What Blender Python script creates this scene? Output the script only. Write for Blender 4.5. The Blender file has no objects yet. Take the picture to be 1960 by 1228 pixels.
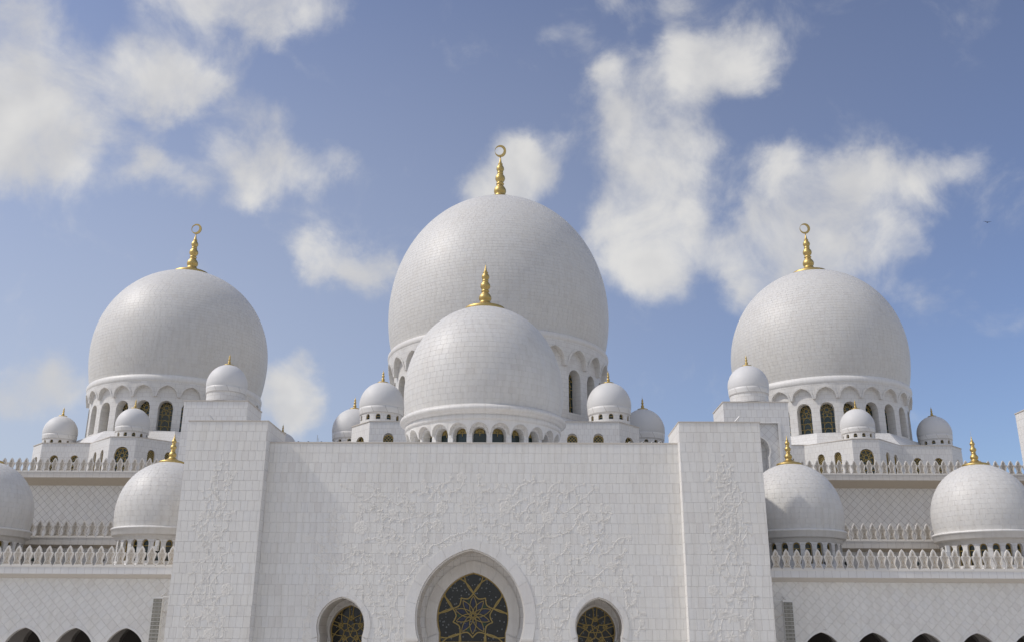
import bpy, math, random
from math import sin, cos, pi, sqrt, atan2, radians, exp, log
from mathutils import Vector, Matrix
from mathutils.geometry import tessellate_polygon

random.seed(11)
sc = bpy.context.scene
COL = sc.collection

# ------------------------------------------------------------------ camera
CAM = Vector((4.15, 0.0, 8.0))
RT = Vector((0.999874404, 0.0147684990, 0.00575043021))     # image right
DN = Vector((0.000827193728, 0.313711447, -0.949518006))    # image down
FW = Vector((-0.0158269315, 0.949403507, 0.313659830))      # view direction
cd = bpy.data.cameras.new('camera'); cam = bpy.data.objects.new('camera', cd); COL.objects.link(cam)
cam.matrix_world = Matrix(((RT.x, -DN.x, -FW.x, CAM.x), (RT.y, -DN.y, -FW.y, CAM.y), (RT.z, -DN.z, -FW.z, CAM.z), (0, 0, 0, 1)))
cd.sensor_width = 36; cd.lens = 33.06; cd.clip_end = 5000; cd.clip_start = 0.1
sc.camera = cam

# ------------------------------------------------------------------ sun, sky and clouds
SUN_AZ, SUN_EL = radians(260.5), radians(47.0)               # clockwise from +Y; the sun stands left of the facade
S = Vector((sin(SUN_AZ) * cos(SUN_EL), cos(SUN_AZ) * cos(SUN_EL), sin(SUN_EL)))
sd = bpy.data.lights.new('sun', 'SUN'); sd.energy = 1.6; sd.angle = radians(2.2); sd.color = (1.0, 0.95, 0.87)
so = bpy.data.objects.new('sun', sd); COL.objects.link(so); so.rotation_euler = S.to_track_quat('Z', 'Y').to_euler()
so.location = (-60, 40, 120)
sc.view_settings.view_transform = 'Standard'; sc.view_settings.look = 'None'
sc.view_settings.exposure = 0.46; sc.view_settings.gamma = 1.0

world = bpy.data.worlds.new('World'); sc.world = world; world.use_nodes = True
wn, wl = world.node_tree.nodes, world.node_tree.links
wn.clear()
def N(nodes, t, **kw):
    n = nodes.new(t)
    for k, v in kw.items():
        if k == 'inp':
            for i, x in v.items(): n.inputs[i].default_value = x
        else: setattr(n, k, v)
    return n
def math_n(op, a, b=None, c=None, clamp=False):
    n = wn.new('ShaderNodeMath'); n.operation = op; n.use_clamp = clamp
    for i, x in enumerate((a, b, c)):
        if x is None: continue
        if isinstance(x, (int, float)): n.inputs[i].default_value = x
        else: wl.new(x, n.inputs[i])
    return n.outputs[0]
def px_dir(x, y):
    v = RT * (x - 980) + DN * (y - 614) + FW * 1800
    return v.normalized()
# cumulus clouds: centre of each puff as a compass direction and its angular size (pixels of a 1960 wide view / 1800)
PUFFS = [(20, 40, 75, 1), (70, 130, 95, 1), (110, 240, 95, 1), (40, 290, 75, .9), (150, 285, 55, .8), (10, 190, 90, 1),
 (255, 120, 60, .75), (300, 160, 60, .9), (365, 140, 60, 1), (330, 185, 45, .9), (410, 165, 40, .7), (200, 140, 50, .6), (500, 210, 40, .38), (545, 225, 35, .4),
 (390, 5, 70, .9), (480, 12, 65, 1), (560, 0, 70, .9), (515, 35, 40, .8), (640, 25, 45, .4), (320, -15, 60, .9),
 (300, 318, 42, 1), (265, 320, 36, .6), (355, 345, 40, .6), (420, 285, 45, .75), (460, 335, 55, .9), (480, 375, 48, .85), (545, 315, 50, .9), (590, 345, 48, .9), (640, 312, 38, .7),
 (615, 465, 48, 1), (665, 492, 55, 1), (735, 515, 40, .95), (700, 520, 45, .8), (600, 500, 35, .8),
 (1000, 300, 52, 1), (965, 330, 50, .95), (920, 360, 45, .9), (1030, 340, 45, .9), (985, 365, 55, .9), (1085, 285, 40, .3),
 (1165, 125, 42, 1), (1230, 165, 60, .55), (1170, 190, 40, .7), (1320, 90, 50, 1), (1370, 120, 60, 1), (1440, 140, 52, .95), (1330, 150, 60, .95), (1490, 100, 45, .45), (1300, 180, 50, .8), (1420, 85, 45, .6),
 (1200, 235, 65, .95), (1280, 250, 60, .95), (1220, 320, 72, 1), (1300, 325, 62, 1), (1250, 410, 95, 1.2), (1180, 470, 75, 1.1), (1240, 500, 75, 1.1), (1310, 430, 55, .8), (1160, 420, 50, .9), (1370, 290, 32, .6), (1290, 500, 55, .9),
 (1520, 310, 48, 1.1), (1490, 350, 52, 1), (1435, 400, 42, .6), (1405, 455, 42, .8), (1400, 500, 60, 1), (1470, 460, 75, 1.1), (1545, 430, 80, 1.1), (1620, 390, 65, 1), (1690, 430, 65, .95), (1680, 335, 48, 1), (1620, 350, 48, 1), (1750, 335, 50, .85), (1820, 325, 42, .7), (1740, 460, 48, .75), (1640, 490, 60, .8), (1440, 560, 45, .9), (1560, 520, 80, .9), (1720, 550, 45, .55),
 (30, 745, 50, .8), (90, 745, 45, .9), (85, 720, 35, .8), (130, 770, 40, .6), (0, 760, 45, .8), (0, 345, 40, .7),
 (555, 710, 42, .95), (545, 750, 48, .95), (590, 770, 48, .95), (560, 790, 40, .7),
 (1180, 8, 40, .5), (1110, 60, 35, .4), (1060, 65, 32, .35), (1220, 40, 35, .35), (1290, 0, 50, .5), (1290, 30, 35, .3), (1880, 320, 30, .4), (1075, 255, 30, .3)]
tc = wn.new('ShaderNodeTexCoord')
nw = N(wn, 'ShaderNodeTexNoise', inp={'Scale': 16.0, 'Detail': 8.0, 'Roughness': .62}); wl.new(tc.outputs['Generated'], nw.inputs['Vector'])
sb = N(wn, 'ShaderNodeVectorMath', operation='SUBTRACT'); wl.new(nw.outputs['Color'], sb.inputs[0]); sb.inputs[1].default_value = (.5, .5, .5)
ml = N(wn, 'ShaderNodeVectorMath', operation='SCALE'); wl.new(sb.outputs[0], ml.inputs[0]); ml.inputs['Scale'].default_value = .055
ad = N(wn, 'ShaderNodeVectorMath', operation='ADD'); wl.new(tc.outputs['Generated'], ad.inputs[0]); wl.new(ml.outputs[0], ad.inputs[1])
nz = N(wn, 'ShaderNodeVectorMath', operation='NORMALIZE'); wl.new(ad.outputs[0], nz.inputs[0])
tot = None
for (x, y, r, w) in PUFFS:
    d = px_dir(x, y); k = 2.35 / (r / 1800.) ** 2
    dp = N(wn, 'ShaderNodeVectorMath', operation='DOT_PRODUCT'); wl.new(nz.outputs[0], dp.inputs[0]); dp.inputs[1].default_value = d
    e = math_n('EXPONENT', math_n('MULTIPLY_ADD', dp.outputs['Value'], k, -k + log(min(w, 1.))))
    e = math_n('SUBTRACT', 1.0, math_n('MULTIPLY', e, .88))
    tot = e if tot is None else math_n('MULTIPLY', tot, e)
tot = math_n('SUBTRACT', 1.0, tot)
# unseen sky: scattered clouds of the same kind, cover raised to brighten the facade
fd = N(wn, 'ShaderNodeVectorMath', operation='DOT_PRODUCT'); wl.new(tc.outputs['Generated'], fd.inputs[0]); fd.inputs[1].default_value = FW
outside = N(wn, 'ShaderNodeMapRange', interpolation_type='SMOOTHSTEP', inp={1: .86, 2: .74, 3: 0., 4: 1.}); wl.new(fd.outputs['Value'], outside.inputs[0])
n2 = N(wn, 'ShaderNodeTexNoise', inp={'Scale': 2.6, 'Detail': 3.0, 'Roughness': .5}); wl.new(nz.outputs[0], n2.inputs['Vector'])
oc = N(wn, 'ShaderNodeMapRange', inp={1: .47, 2: .59, 3: 0., 4: .95}); wl.new(n2.outputs[0], oc.inputs[0])
tot = math_n('ADD', tot, math_n('MULTIPLY', outside.outputs[0], oc.outputs[0]))
tot = math_n('MINIMUM', tot, 1.3)
n1 = N(wn, 'ShaderNodeTexNoise', inp={'Scale': 13.0, 'Detail': 12.0, 'Roughness': .60, 'Distortion': .35}); wl.new(tc.outputs['Generated'], n1.inputs['Vector'])
dens = math_n('ADD', tot, math_n('MULTIPLY_ADD', n1.outputs[0], 1.8, -.97))
alpha = N(wn, 'ShaderNodeMapRange', interpolation_type='SMOOTHSTEP', inp={1: .02, 2: 1.05, 3: 0., 4: .95}); wl.new(dens, alpha.inputs[0])
# light and shade inside a cloud: billows facing the sun (left, above) against the same billows a little farther on
so_ = N(wn, 'ShaderNodeVectorMath', operation='ADD'); wl.new(tc.outputs['Generated'], so_.inputs[0]); so_.inputs[1].default_value = S * .05
n3 = N(wn, 'ShaderNodeTexNoise', inp={'Scale': 8.0, 'Detail': 4.0, 'Roughness': .5, 'Distortion': .35}); wl.new(so_.outputs[0], n3.inputs['Vector'])
n4 = N(wn, 'ShaderNodeTexNoise', inp={'Scale': 8.0, 'Detail': 4.0, 'Roughness': .5, 'Distortion': .35}); wl.new(tc.outputs['Generated'], n4.inputs['Vector'])
core = N(wn, 'ShaderNodeMapRange', interpolation_type='SMOOTHSTEP', inp={1: -.16, 2: .16, 3: 0., 4: 1.}); wl.new(math_n('SUBTRACT', n4.outputs[0], n3.outputs[0]), core.inputs[0])
cc = N(wn, 'ShaderNodeMix', data_type='RGBA'); wl.new(core.outputs[0], cc.inputs[0])
cc.inputs[6].default_value = (.44, .44, .448, 1); cc.inputs[7].default_value = (.545, .538, .526, 1)
# thin haze that whitens the sky towards the horizon
sx = wn.new('ShaderNodeSeparateXYZ'); wl.new(tc.outputs['Generated'], sx.inputs[0])
vz = N(wn, 'ShaderNodeMapRange', inp={1: 0., 2: .66, 3: .95, 4: .16}); wl.new(sx.outputs[2], vz.inputs[0])
vd = N(wn, 'ShaderNodeVectorMath', operation='DOT_PRODUCT'); wl.new(tc.outputs['Generated'], vd.inputs[0]); vd.inputs[1].default_value = S
vs = N(wn, 'ShaderNodeMapRange', interpolation_type='SMOOTHSTEP', inp={1: -.3, 2: .5, 3: .32, 4: 1.}); wl.new(vd.outputs['Value'], vs.inputs[0])
veil = math_n('MULTIPLY', vz.outputs[0], vs.outputs[0])
sky = wn.new('ShaderNodeTexSky'); sky.sky_type = 'NISHITA'; sky.sun_disc = False
sky.sun_elevation = SUN_EL; sky.sun_rotation = SUN_AZ; sky.air_density = 1.0; sky.dust_density = 1.5; sky.ozone_density = 3.0; sky.altitude = 0
sk1 = N(wn, 'ShaderNodeVectorMath', operation='SCALE'); wl.new(sky.outputs[0], sk1.inputs[0]); sk1.inputs['Scale'].default_value = .5
sk2 = N(wn, 'ShaderNodeGamma', inp={1: 1.46}); wl.new(sk1.outputs[0], sk2.inputs[0])
sk3 = N(wn, 'ShaderNodeVectorMath', operation='MULTIPLY'); wl.new(sk2.outputs[0], sk3.inputs[0]); sk3.inputs[1].default_value = (1.98, 1.95, 2.08)
bg1 = wn.new('ShaderNodeBackground'); wl.new(sk3.outputs[0], bg1.inputs[0]); bg1.inputs[1].default_value = .062
bg2 = wn.new('ShaderNodeBackground'); wl.new(cc.outputs[2], bg2.inputs[0]); bg2.inputs[1].default_value = 1.0
bg3 = wn.new('ShaderNodeBackground'); bg3.inputs[0].default_value = (.40, .424, .468, 1)
mv = wn.new('ShaderNodeMixShader'); wl.new(veil, mv.inputs[0]); wl.new(bg1.outputs[0], mv.inputs[1]); wl.new(bg3.outputs[0], mv.inputs[2])
mx = wn.new('ShaderNodeMixShader'); wl.new(alpha.outputs[0], mx.inputs[0]); wl.new(mv.outputs[0], mx.inputs[1]); wl.new(bg2.outputs[0], mx.inputs[2])
wo = wn.new('ShaderNodeOutputWorld'); wl.new(mx.outputs[0], wo.inputs[0])
world.cycles.sampling_method = 'MANUAL'; world.cycles.sample_map_resolution = 512

# ------------------------------------------------------------------ materials
M = {}
def newmat(name):
    m = bpy.data.materials.new(name); m.use_nodes = True; M[name] = m
    nt = m.node_tree; b = nt.nodes['Principled BSDF']
    return m, nt.nodes, nt.links, b
def simple(name, col, rough=.5, metal=0., bump=0., bscale=30., var=0., spec=None):
    m, n, l, b = newmat(name)
    b.inputs['Base Color'].default_value = (*col, 1); b.inputs['Roughness'].default_value = rough; b.inputs['Metallic'].default_value = metal
    if spec is not None: b.inputs['Specular IOR Level'].default_value = spec
    t = n.new('ShaderNodeTexCoord')
    no = N(n, 'ShaderNodeTexNoise', inp={'Scale': bscale, 'Detail': 4.}); l.new(t.outputs['Object'], no.inputs['Vector'])
    if bump:
        bp = N(n, 'ShaderNodeBump', inp={'Strength': bump, 'Distance': .02}); l.new(no.outputs[0], bp.inputs['Height']); l.new(bp.outputs[0], b.inputs['Normal'])
    if var:
        mxn = N(n, 'ShaderNodeMix', data_type='RGBA'); l.new(no.outputs[0], mxn.inputs[0])
        mxn.inputs[6].default_value = (*[c * (1 - var) for c in col], 1); mxn.inputs[7].default_value = (*[min(1, c * (1 + var)) for c in col], 1)
        oi = n.new('ShaderNodeObjectInfo'); mr = N(n, 'ShaderNodeMapRange', inp={1: 0., 2: 1., 3: 1 - var * 1.2, 4: 1.}); l.new(oi.outputs['Random'], mr.inputs[0])
        vm = N(n, 'ShaderNodeVectorMath', operation='SCALE'); l.new(mxn.outputs[2], vm.inputs[0]); l.new(mr.outputs[0], vm.inputs['Scale'])
        l.new(vm.outputs[0], b.inputs['Base Color'])
    return m
TONES = [(0, (.690, .674, .650)), (.2, (.740, .726, .696)), (.42, (.730, .720, .700)), (.6, (.755, .741, .708)), (.78, (.713, .707, .696)), (.9, (.740, .725, .693)), (1., (.667, .645, .620))]
TONES = [(p, tuple(.7 * a + .3 * b for a, b in zip(c, (.730, .717, .690)))) for p, c in TONES]
DOME_TONES = [(p, tuple(.8 * a + .2 * b for a, b in zip(c, (.730, .717, .690)))) for p, c in TONES]
def ramp(n, stops, interp='LINEAR', k=(1, 1, 1)):
    r = n.new('ShaderNodeValToRGB'); r.color_ramp.interpolation = interp
    e = r.color_ramp.elements
    while len(e) < len(stops): e.new(.5)
    for i, (p, c) in enumerate(stops):
        e[i].position = p; e[i].color = (c[0] * k[0], c[1] * k[1], c[2] * k[2], 1)
    return r
def marble(name, k=(1, 1, 1), rough=.42, tones=TONES):
    m, n, l, b = newmat(name)
    at = N(n, 'ShaderNodeAttribute', attribute_name='tone'); oi = n.new('ShaderNodeObjectInfo')
    a = N(n, 'ShaderNodeMath', operation='ADD'); l.new(at.outputs['Fac'], a.inputs[0]); l.new(oi.outputs['Random'], a.inputs[1])
    f = N(n, 'ShaderNodeMath', operation='FRACT'); l.new(a.outputs[0], f.inputs[0])
    r = ramp(n, tones, k=k); l.new(f.outputs[0], r.inputs[0])
    g = n.new('ShaderNodeNewGeometry')
    v = N(n, 'ShaderNodeTexNoise', inp={'Scale': 1.7, 'Detail': 7., 'Roughness': .65, 'Distortion': 1.2}); l.new(g.outputs['Position'], v.inputs['Vector'])
    vr = ramp(n, [(.36, (.965, .965, .967)), (.52, (1, 1, 1)), (.75, (.982, .98, .977))]); l.new(v.outputs[0], vr.inputs[0])
    mm = N(n, 'ShaderNodeMix', data_type='RGBA', blend_type='MULTIPLY', inp={0: 1.}); l.new(r.outputs[0], mm.inputs[6]); l.new(vr.outputs[0], mm.inputs[7])
    # rain streaks and dust settled in patches metres across
    d = N(n, 'ShaderNodeTexNoise', inp={'Scale': .22, 'Detail': 5., 'Roughness': .6}); l.new(g.outputs['Position'], d.inputs['Vector'])
    dr = ramp(n, [(.35, (.978, .972, .962)), (.6, (1, 1, 1))]); l.new(d.outputs[0], dr.inputs[0])
    m2 = N(n, 'ShaderNodeMix', data_type='RGBA', blend_type='MULTIPLY', inp={0: 1.}); l.new(mm.outputs[2], m2.inputs[6]); l.new(dr.outputs[0], m2.inputs[7])
    mp = n.new('ShaderNodeMapping'); l.new(g.outputs['Position'], mp.inputs[0]); mp.inputs['Scale'].default_value = (2.2, 2.2, .10)
    sn = N(n, 'ShaderNodeTexNoise', inp={'Scale': 1.4, 'Detail': 5., 'Roughness': .6}); l.new(mp.outputs[0], sn.inputs['Vector'])
    sr = ramp(n, [(.36, (.945, .938, .925)), (.54, (1, 1, 1))]); l.new(sn.outputs[0], sr.inputs[0])
    m3 = N(n, 'ShaderNodeMix', data_type='RGBA', blend_type='MULTIPLY', inp={0: 1.}); l.new(m2.outputs[2], m3.inputs[6]); l.new(sr.outputs[0], m3.inputs[7])
    l.new(m3.outputs[2], b.inputs['Base Color']); b.inputs['Roughness'].default_value = rough
    b.inputs['Specular IOR Level'].default_value = .35
    nb = N(n, 'ShaderNodeTexNoise', inp={'Scale': 6., 'Detail': 3.}); l.new(g.outputs['Position'], nb.inputs['Vector'])
    bp = N(n, 'ShaderNodeBump', inp={'Strength': .12, 'Distance': .02}); l.new(nb.outputs[0], bp.inputs['Height']); l.new(bp.outputs[0], b.inputs['Normal'])
    return m
def coursed(name, bw, bh, k=(1, 1, 1), mortar=.014, off=.5, rot=0.):
    # masonry too fine to lift out block by block: joints from a brick pattern on metre-scaled coordinates
    m, n, l, b = newmat(name)
    uv = n.new('ShaderNodeUVMap'); mp = n.new('ShaderNodeMapping'); l.new(uv.outputs[0], mp.inputs[0]); mp.inputs['Rotation'].default_value[2] = rot
    br = N(n, 'ShaderNodeTexBrick', offset=off, inp={'Scale': 1., 'Mortar Size': mortar, 'Mortar Smooth': .3, 'Brick Width': bw, 'Row Height': bh, 'Bias': 0.})
    l.new(mp.outputs[0], br.inputs['Vector'])
    br.inputs['Color1'].default_value = (0, 0, 0, 1); br.inputs['Color2'].default_value = (1, 1, 1, 1); br.inputs['Mortar'].default_value = (.5, .5, .5, 1)
    r = ramp(n, TONES, k=k); l.new(br.outputs['Color'], r.inputs[0])
    mo = N(n, 'ShaderNodeMix', data_type='RGBA'); l.new(br.outputs['Fac'], mo.inputs[0]); l.new(r.outputs[0], mo.inputs[6]); mo.inputs[7].default_value = (.50 * k[0], .475 * k[1], .445 * k[2], 1)
    g = n.new('ShaderNodeNewGeometry')
    v = N(n, 'ShaderNodeTexNoise', inp={'Scale': 1.3, 'Detail': 6., 'Roughness': .65}); l.new(g.outputs['Position'], v.inputs['Vector'])
    vr = ramp(n, [(.33, (.94, .935, .93)), (.6, (1, 1, 1))]); l.new(v.outputs[0], vr.inputs[0])
    mm = N(n, 'ShaderNodeMix', data_type='RGBA', blend_type='MULTIPLY', inp={0: 1.}); l.new(mo.outputs[2], mm.inputs[6]); l.new(vr.outputs[0], mm.inputs[7])
    l.new(mm.outputs[2], b.inputs['Base Color']); b.inputs['Roughness'].default_value = .45; b.inputs['Specular IOR Level'].default_value = .35
    iv = N(n, 'ShaderNodeMath', operation='SUBTRACT', inp={0: 1.}); l.new(br.outputs['Fac'], iv.inputs[1])
    bp = N(n, 'ShaderNodeBump', inp={'Strength': .35, 'Distance': .012}); l.new(iv.outputs[0], bp.inputs['Height']); l.new(bp.outputs[0], b.inputs['Normal'])
    return m
marble('marble_tile', (1.09, 1.085, 1.065)); marble('marble_dome', (.925, .922, .91), .5, DOME_TONES); marble('marble_hall', (1.11, 1.095, 1.065)); marble('marble_plain', (1.05, 1.045, 1.035), .45)
simple('joint', (.62, .595, .555), .9, bump=.2); simple('joint_dome', (.62, .60, .565), .9, bump=.2); simple('roof_membrane', (.30, .265, .22), .9, bump=.2, bscale=3., var=.12); simple('soffit_shade_stone', (.63, .565, .47), .6, bump=.1, bscale=3., var=.05)  # soffit tan: stone colour with cornice shade and warm bounce painted in
coursed('coursed_wall', .52, .755, (1.06, 1.06, 1.06)); coursed('coursed_drum', 1.0, .62, (1, .995, .985)); coursed('coursed_small', .62, .42); coursed('coursed_jamb_shade', .95, .6, (.93, .895, .85))  # jamb tone darkened in colour for the shade inside the portal arches
coursed('coursed_fascia', .62, 3.0, off=0.); coursed('bounce_tint_fascia', .72, 3.0, (.95, .92, .875), off=0.); simple('soffit_pale', (.64, .60, .54), .6, bump=.1, bscale=3., var=.04); coursed('lattice_far', .6, .6, off=0., rot=radians(45))  # set-back fascia tint paints warm bounce; pale soffit paints light cornice shade
simple('plaster_dome', (.67, .662, .648), .6, bump=.06, bscale=8., var=.015)
simple('carved_stone', (.79, .76, .70), .5, bump=.1, bscale=18., var=.03)
simple('merlon_stone', (.745, .71, .65), .55, bump=.15, bscale=14., var=.05)
simple('merlon_panel', (.63, .575, .49), .6, bump=.15, bscale=20., var=.08); simple('merlon_inlay', (.40, .325, .225), .6, bump=.2, bscale=22., var=.12)
simple('coping_stone', (.62, .57, .50), .5, bump=.1, bscale=10., var=.05)
simple('gold_leaf', (.60, .445, .175), .48, metal=1., bump=.05, bscale=5., var=.08)
simple('bronze_tracery', (.40, .295, .095), .5, metal=.2, bump=.05, bscale=9., var=.08)
simple('gold_frame', (.42, .30, .095), .5, metal=.2, var=.06)
simple('dark_glass', (.030, .050, .048), .08, var=.3, bscale=1.5)
simple('blue_glass', (.028, .036, .085), .1, var=.3, bscale=2.)
simple('green_glass', (.02, .06, .03), .1, var=.3, bscale=2.)
simple('white_metal', (.72, .71, .68), .4, var=.03)
simple('grille_metal', (.23, .22, .185), .5, bump=.4, bscale=60., var=.1)
simple('steel_grey', (.40, .40, .38), .45, metal=.3, var=.05)
simple('driver_cone', (.30, .29, .25), .6, var=.05); simple('gallery_arch_shade', (.27, .25, .23), .6, var=.05); simple('joint_dark', (.40, .37, .335), .9, bump=.2); simple('black_housing', (.02, .02, .022), .35)  # gallery arches are white marble, greyed in colour to paint the shade inside
simple('bird_feather', (.03, .03, .035), .8)
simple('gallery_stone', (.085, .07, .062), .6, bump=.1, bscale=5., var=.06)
# stained glass with small white blossoms printed on it
m, n, l, b = newmat('blossom_glass')
tcn = n.new('ShaderNodeTexCoord'); vo = N(n, 'ShaderNodeTexVoronoi', inp={'Scale': 3.6, 'Randomness': .85}); l.new(tcn.outputs['Object'], vo.inputs['Vector'])
rr = ramp(n, [(0, (.03, .04, .03)), (.10, (.03, .04, .03)), (.13, (.26, .27, .28)), (.17, (.26, .27, .28)), (.23, (.022, .023, .021)), (1, (.027, .027, .024))]); l.new(vo.outputs['Distance'], rr.inputs[0])
l.new(rr.outputs[0], b.inputs['Base Color']); b.inputs['Roughness'].default_value = .09
# pale plaza paving
m, n, l, b = newmat('plaza_marble')
g = n.new('ShaderNodeNewGeometry'); br = N(n, 'ShaderNodeTexBrick', inp={'Scale': 1., 'Mortar Size': .01, 'Brick Width': 1.2, 'Row Height': 1.2}); l.new(g.outputs['Position'], br.inputs['Vector'])
br.inputs['Color1'].default_value = (.60, .565, .51, 1); br.inputs['Color2'].default_value = (.56, .525, .475, 1); br.inputs['Mortar'].default_value = (.4, .39, .37, 1)
l.new(br.outputs['Color'], b.inputs['Base Color']); b.inputs['Roughness'].default_value = .5

# ------------------------------------------------------------------ helpers
def view_px(p):
    c = Vector(p) - CAM; z = c.dot(FW)
    if z <= 0: return (-9999, -9999)
    return (980 + 1800 * c.dot(RT) / z, 614 + 1800 * c.dot(DN) / z)
def in_view(p, m=0):
    x, y = view_px(p); return -m < x < 1960 + m and -m < y < 1228 + m

class MB:
    def __init__(s): s.v = []; s.f = []; s.uv = []; s.tone = []; s.sm = []; s.nr = []; s.hasn = False; s.mi = []
    def face(s, pts, uv=None, tone=0., smooth=False, nrm=None, mi=0):
        i = len(s.v); s.v.extend([tuple(p) for p in pts]); s.f.append(tuple(range(i, i + len(pts))))
        if uv is None:
            a = Vector(pts[0]); nn = (Vector(pts[1]) - a).cross(Vector(pts[2]) - a)
            if nn.length > 1e-12: nn.normalize()
            if abs(nn.z) > .85 or nn.length < .5: uv = [(p[0], p[1]) for p in pts]
            else:
                t = Vector((-nn.y, nn.x, 0)); t.normalize()
                if abs(t.x) > abs(t.y):
                    if t.x < 0: t = -t
                elif t.y < 0: t = -t
                uv = [(p[0] * t.x + p[1] * t.y, p[2]) for p in pts]
        s.uv.extend(uv); s.tone.append(tone); s.sm.append(smooth); s.mi.append(mi)
        if nrm is None: s.nr.extend([(0, 0, 0)] * len(pts))
        else: s.hasn = True; s.nr.extend(nrm)
    def grid(s, rows, uvs=None, smooth=True, close=False):
        # rows of points sharing vertices
        b = len(s.v); w = len(rows[0])
        for r in rows: s.v.extend([tuple(p) for p in r])
        for i in range(len(rows) - 1):
            for j in range(w - (0 if close else 1)):
                k = (j + 1) % w
                s.f.append((b + i * w + j, b + i * w + k, b + (i + 1) * w + k, b + (i + 1) * w + j))
                if uvs:
                    u = uvs[i]; u2 = uvs[i + 1]; kk = j + 1
                    s.uv.extend([u[j], u[kk], u2[kk], u2[j]])
                else:
                    s.uv.extend([(0, 0)] * 4)
                s.tone.append(0.); s.sm.append(smooth); s.nr.extend([(0, 0, 0)] * 4); s.mi.append(0)
    def box(s, x0, x1, y0, y1, z0, z1):
        p = lambda a, b, c: (a, b, c)
        s.face([p(x0, y0, z0), p(x1, y0, z0), p(x1, y0, z1), p(x0, y0, z1)]); s.face([p(x1, y1, z0), p(x0, y1, z0), p(x0, y1, z1), p(x1, y1, z1)])
        s.face([p(x0, y1, z0), p(x0, y0, z0), p(x0, y0, z1), p(x0, y1, z1)]); s.face([p(x1, y0, z0), p(x1, y1, z0), p(x1, y1, z1), p(x1, y0, z1)])
        s.face([p(x0, y0, z1), p(x1, y0, z1), p(x1, y1, z1), p(x0, y1, z1)]); s.face([p(x0, y1, z0), p(x1, y1, z0), p(x1, y0, z0), p(x0, y0, z0)])
    def prism(s, poly, z0, z1, top=True, bottom=False):
        n = len(poly)
        for i in range(n):
            a, b = poly[i], poly[(i + 1) % n]
            s.face([(a[0], a[1], z0), (b[0], b[1], z0), (b[0], b[1], z1), (a[0], a[1], z1)])
        if top: s.face([(a[0], a[1], z1) for a in poly])
        if bottom: s.face([(a[0], a[1], z0) for a in reversed(poly)])
    def lathe(s, prof, n=64, smooth=True, a0=0., a1=2 * pi):
        rows = []; uvs = []; v = 0.
        for i, (r, z) in enumerate(prof):
            if i: v += sqrt((r - prof[i - 1][0]) ** 2 + (z - prof[i - 1][1]) ** 2)
            rows.append([(r * cos(a0 + (a1 - a0) * j / n), r * sin(a0 + (a1 - a0) * j / n), z) for j in range(n + 1)])
            uvs.append([((a1 - a0) * j / n * max(r, .01), z if abs(z) > 0 else v) for j in range(n + 1)])
        s.grid(rows, uvs, smooth)
    def mesh(s, name, mats):
        me = bpy.data.meshes.new(name); me.from_pydata(s.v, [], s.f)
        uvl = me.uv_layers.new(name='UVMap'); flat = [c for u in s.uv for c in u]; uvl.data.foreach_set('uv', flat)
        if any(s.tone):
            a = me.attributes.new('tone', 'FLOAT', 'FACE'); a.data.foreach_set('value', s.tone)
        me.polygons.foreach_set('use_smooth', s.sm)
        if not isinstance(mats, (list, tuple)): mats = [mats]
        for x in mats: me.materials.append(M[x])
        if len(mats) > 1: me.polygons.foreach_set('material_index', s.mi)
        if s.hasn: me.normals_split_custom_set(s.nr)
        me.update()
        return me

def tag(o, label, cat, group=None, kind=None):
    o['label'] = label; o['category'] = cat
    if group: o['group'] = group
    if kind: o['kind'] = kind
    return o
def thing(name, label, cat, loc=(0, 0, 0), group=None):
    o = bpy.data.objects.new(name, None); COL.objects.link(o); o.location = loc; o.empty_display_size = .5
    return tag(o, label, cat, group, 'thing')
def part(name, me, parent=None, loc=None, rz=0., world=True, kind=None):
    # world=True: the mesh is in world coordinates whatever the parent's place; otherwise it is in the parent's own frame
    o = bpy.data.objects.new(name, me); COL.objects.link(o)
    if parent is not None:
        o.parent = parent
        if world:
            r = parent
            w = Vector((0, 0, 0))
            if r.parent is None: w = Vector(r.location)
            else: w = Vector(r.get('_w', (0, 0, 0)))
            o.matrix_parent_inverse = Matrix.Translation(-w)
    if loc is not None: o.location = loc
    if rz: o.rotation_euler.z = rz
    if kind: o['kind'] = kind
    return o
def copy_tree(o, parent=None):
    c = o.copy(); COL.objects.link(c); c.parent = parent
    for ch in o.children: copy_tree(ch, c)
    return c

# ---- arch outlines in a wall plane (x, z)
def arch_c(hw, rise): return (rise * rise - hw * hw) / (2 * hw)
def arch_z(x, hw, c):
    r = hw + c; q = r * r - (abs(x) + c) ** 2
    return sqrt(max(q, 0))
def contour(cx, zc, hw, rise, zbot, horse=20., k=14):
    c = arch_c(hw, rise); r = hw + c; am = math.acos(c / r) if c < r else 0
    L = []
    for i in range(k + 1):
        a = -radians(horse) + (am + radians(horse)) * i / k
        L.append((-(r * cos(a) - c), r * sin(a)))
    L[-1] = (0, rise)
    pts = [(cx + L[0][0], zbot)] + [(cx + x, zc + z) for x, z in L] + [(cx - x, zc + z) for x, z in reversed(L[:-1])] + [(cx - L[0][0], zbot)]
    return pts
def inside(p, poly):
    x, y = p; c = False; n = len(poly); j = n - 1
    for i in range(n):
        xi, yi = poly[i]; xj, yj = poly[j]
        if (yi > y) != (yj > y) and x < (xj - xi) * (y - yi) / (yj - yi) + xi: c = not c
        j = i
    return c
def clip_half(poly, p, nrm):
    out = []; n = len(poly)
    for i in range(n):
        a, b = poly[i], poly[(i + 1) % n]
        da = (a[0] - p[0]) * nrm[0] + (a[1] - p[1]) * nrm[1]; db = (b[0] - p[0]) * nrm[0] + (b[1] - p[1]) * nrm[1]
        if da >= 0: out.append(a)
        if (da >= 0) != (db >= 0):
            t = da / (da - db); out.append((a[0] + (b[0] - a[0]) * t, a[1] + (b[1] - a[1]) * t))
    return out
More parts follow.
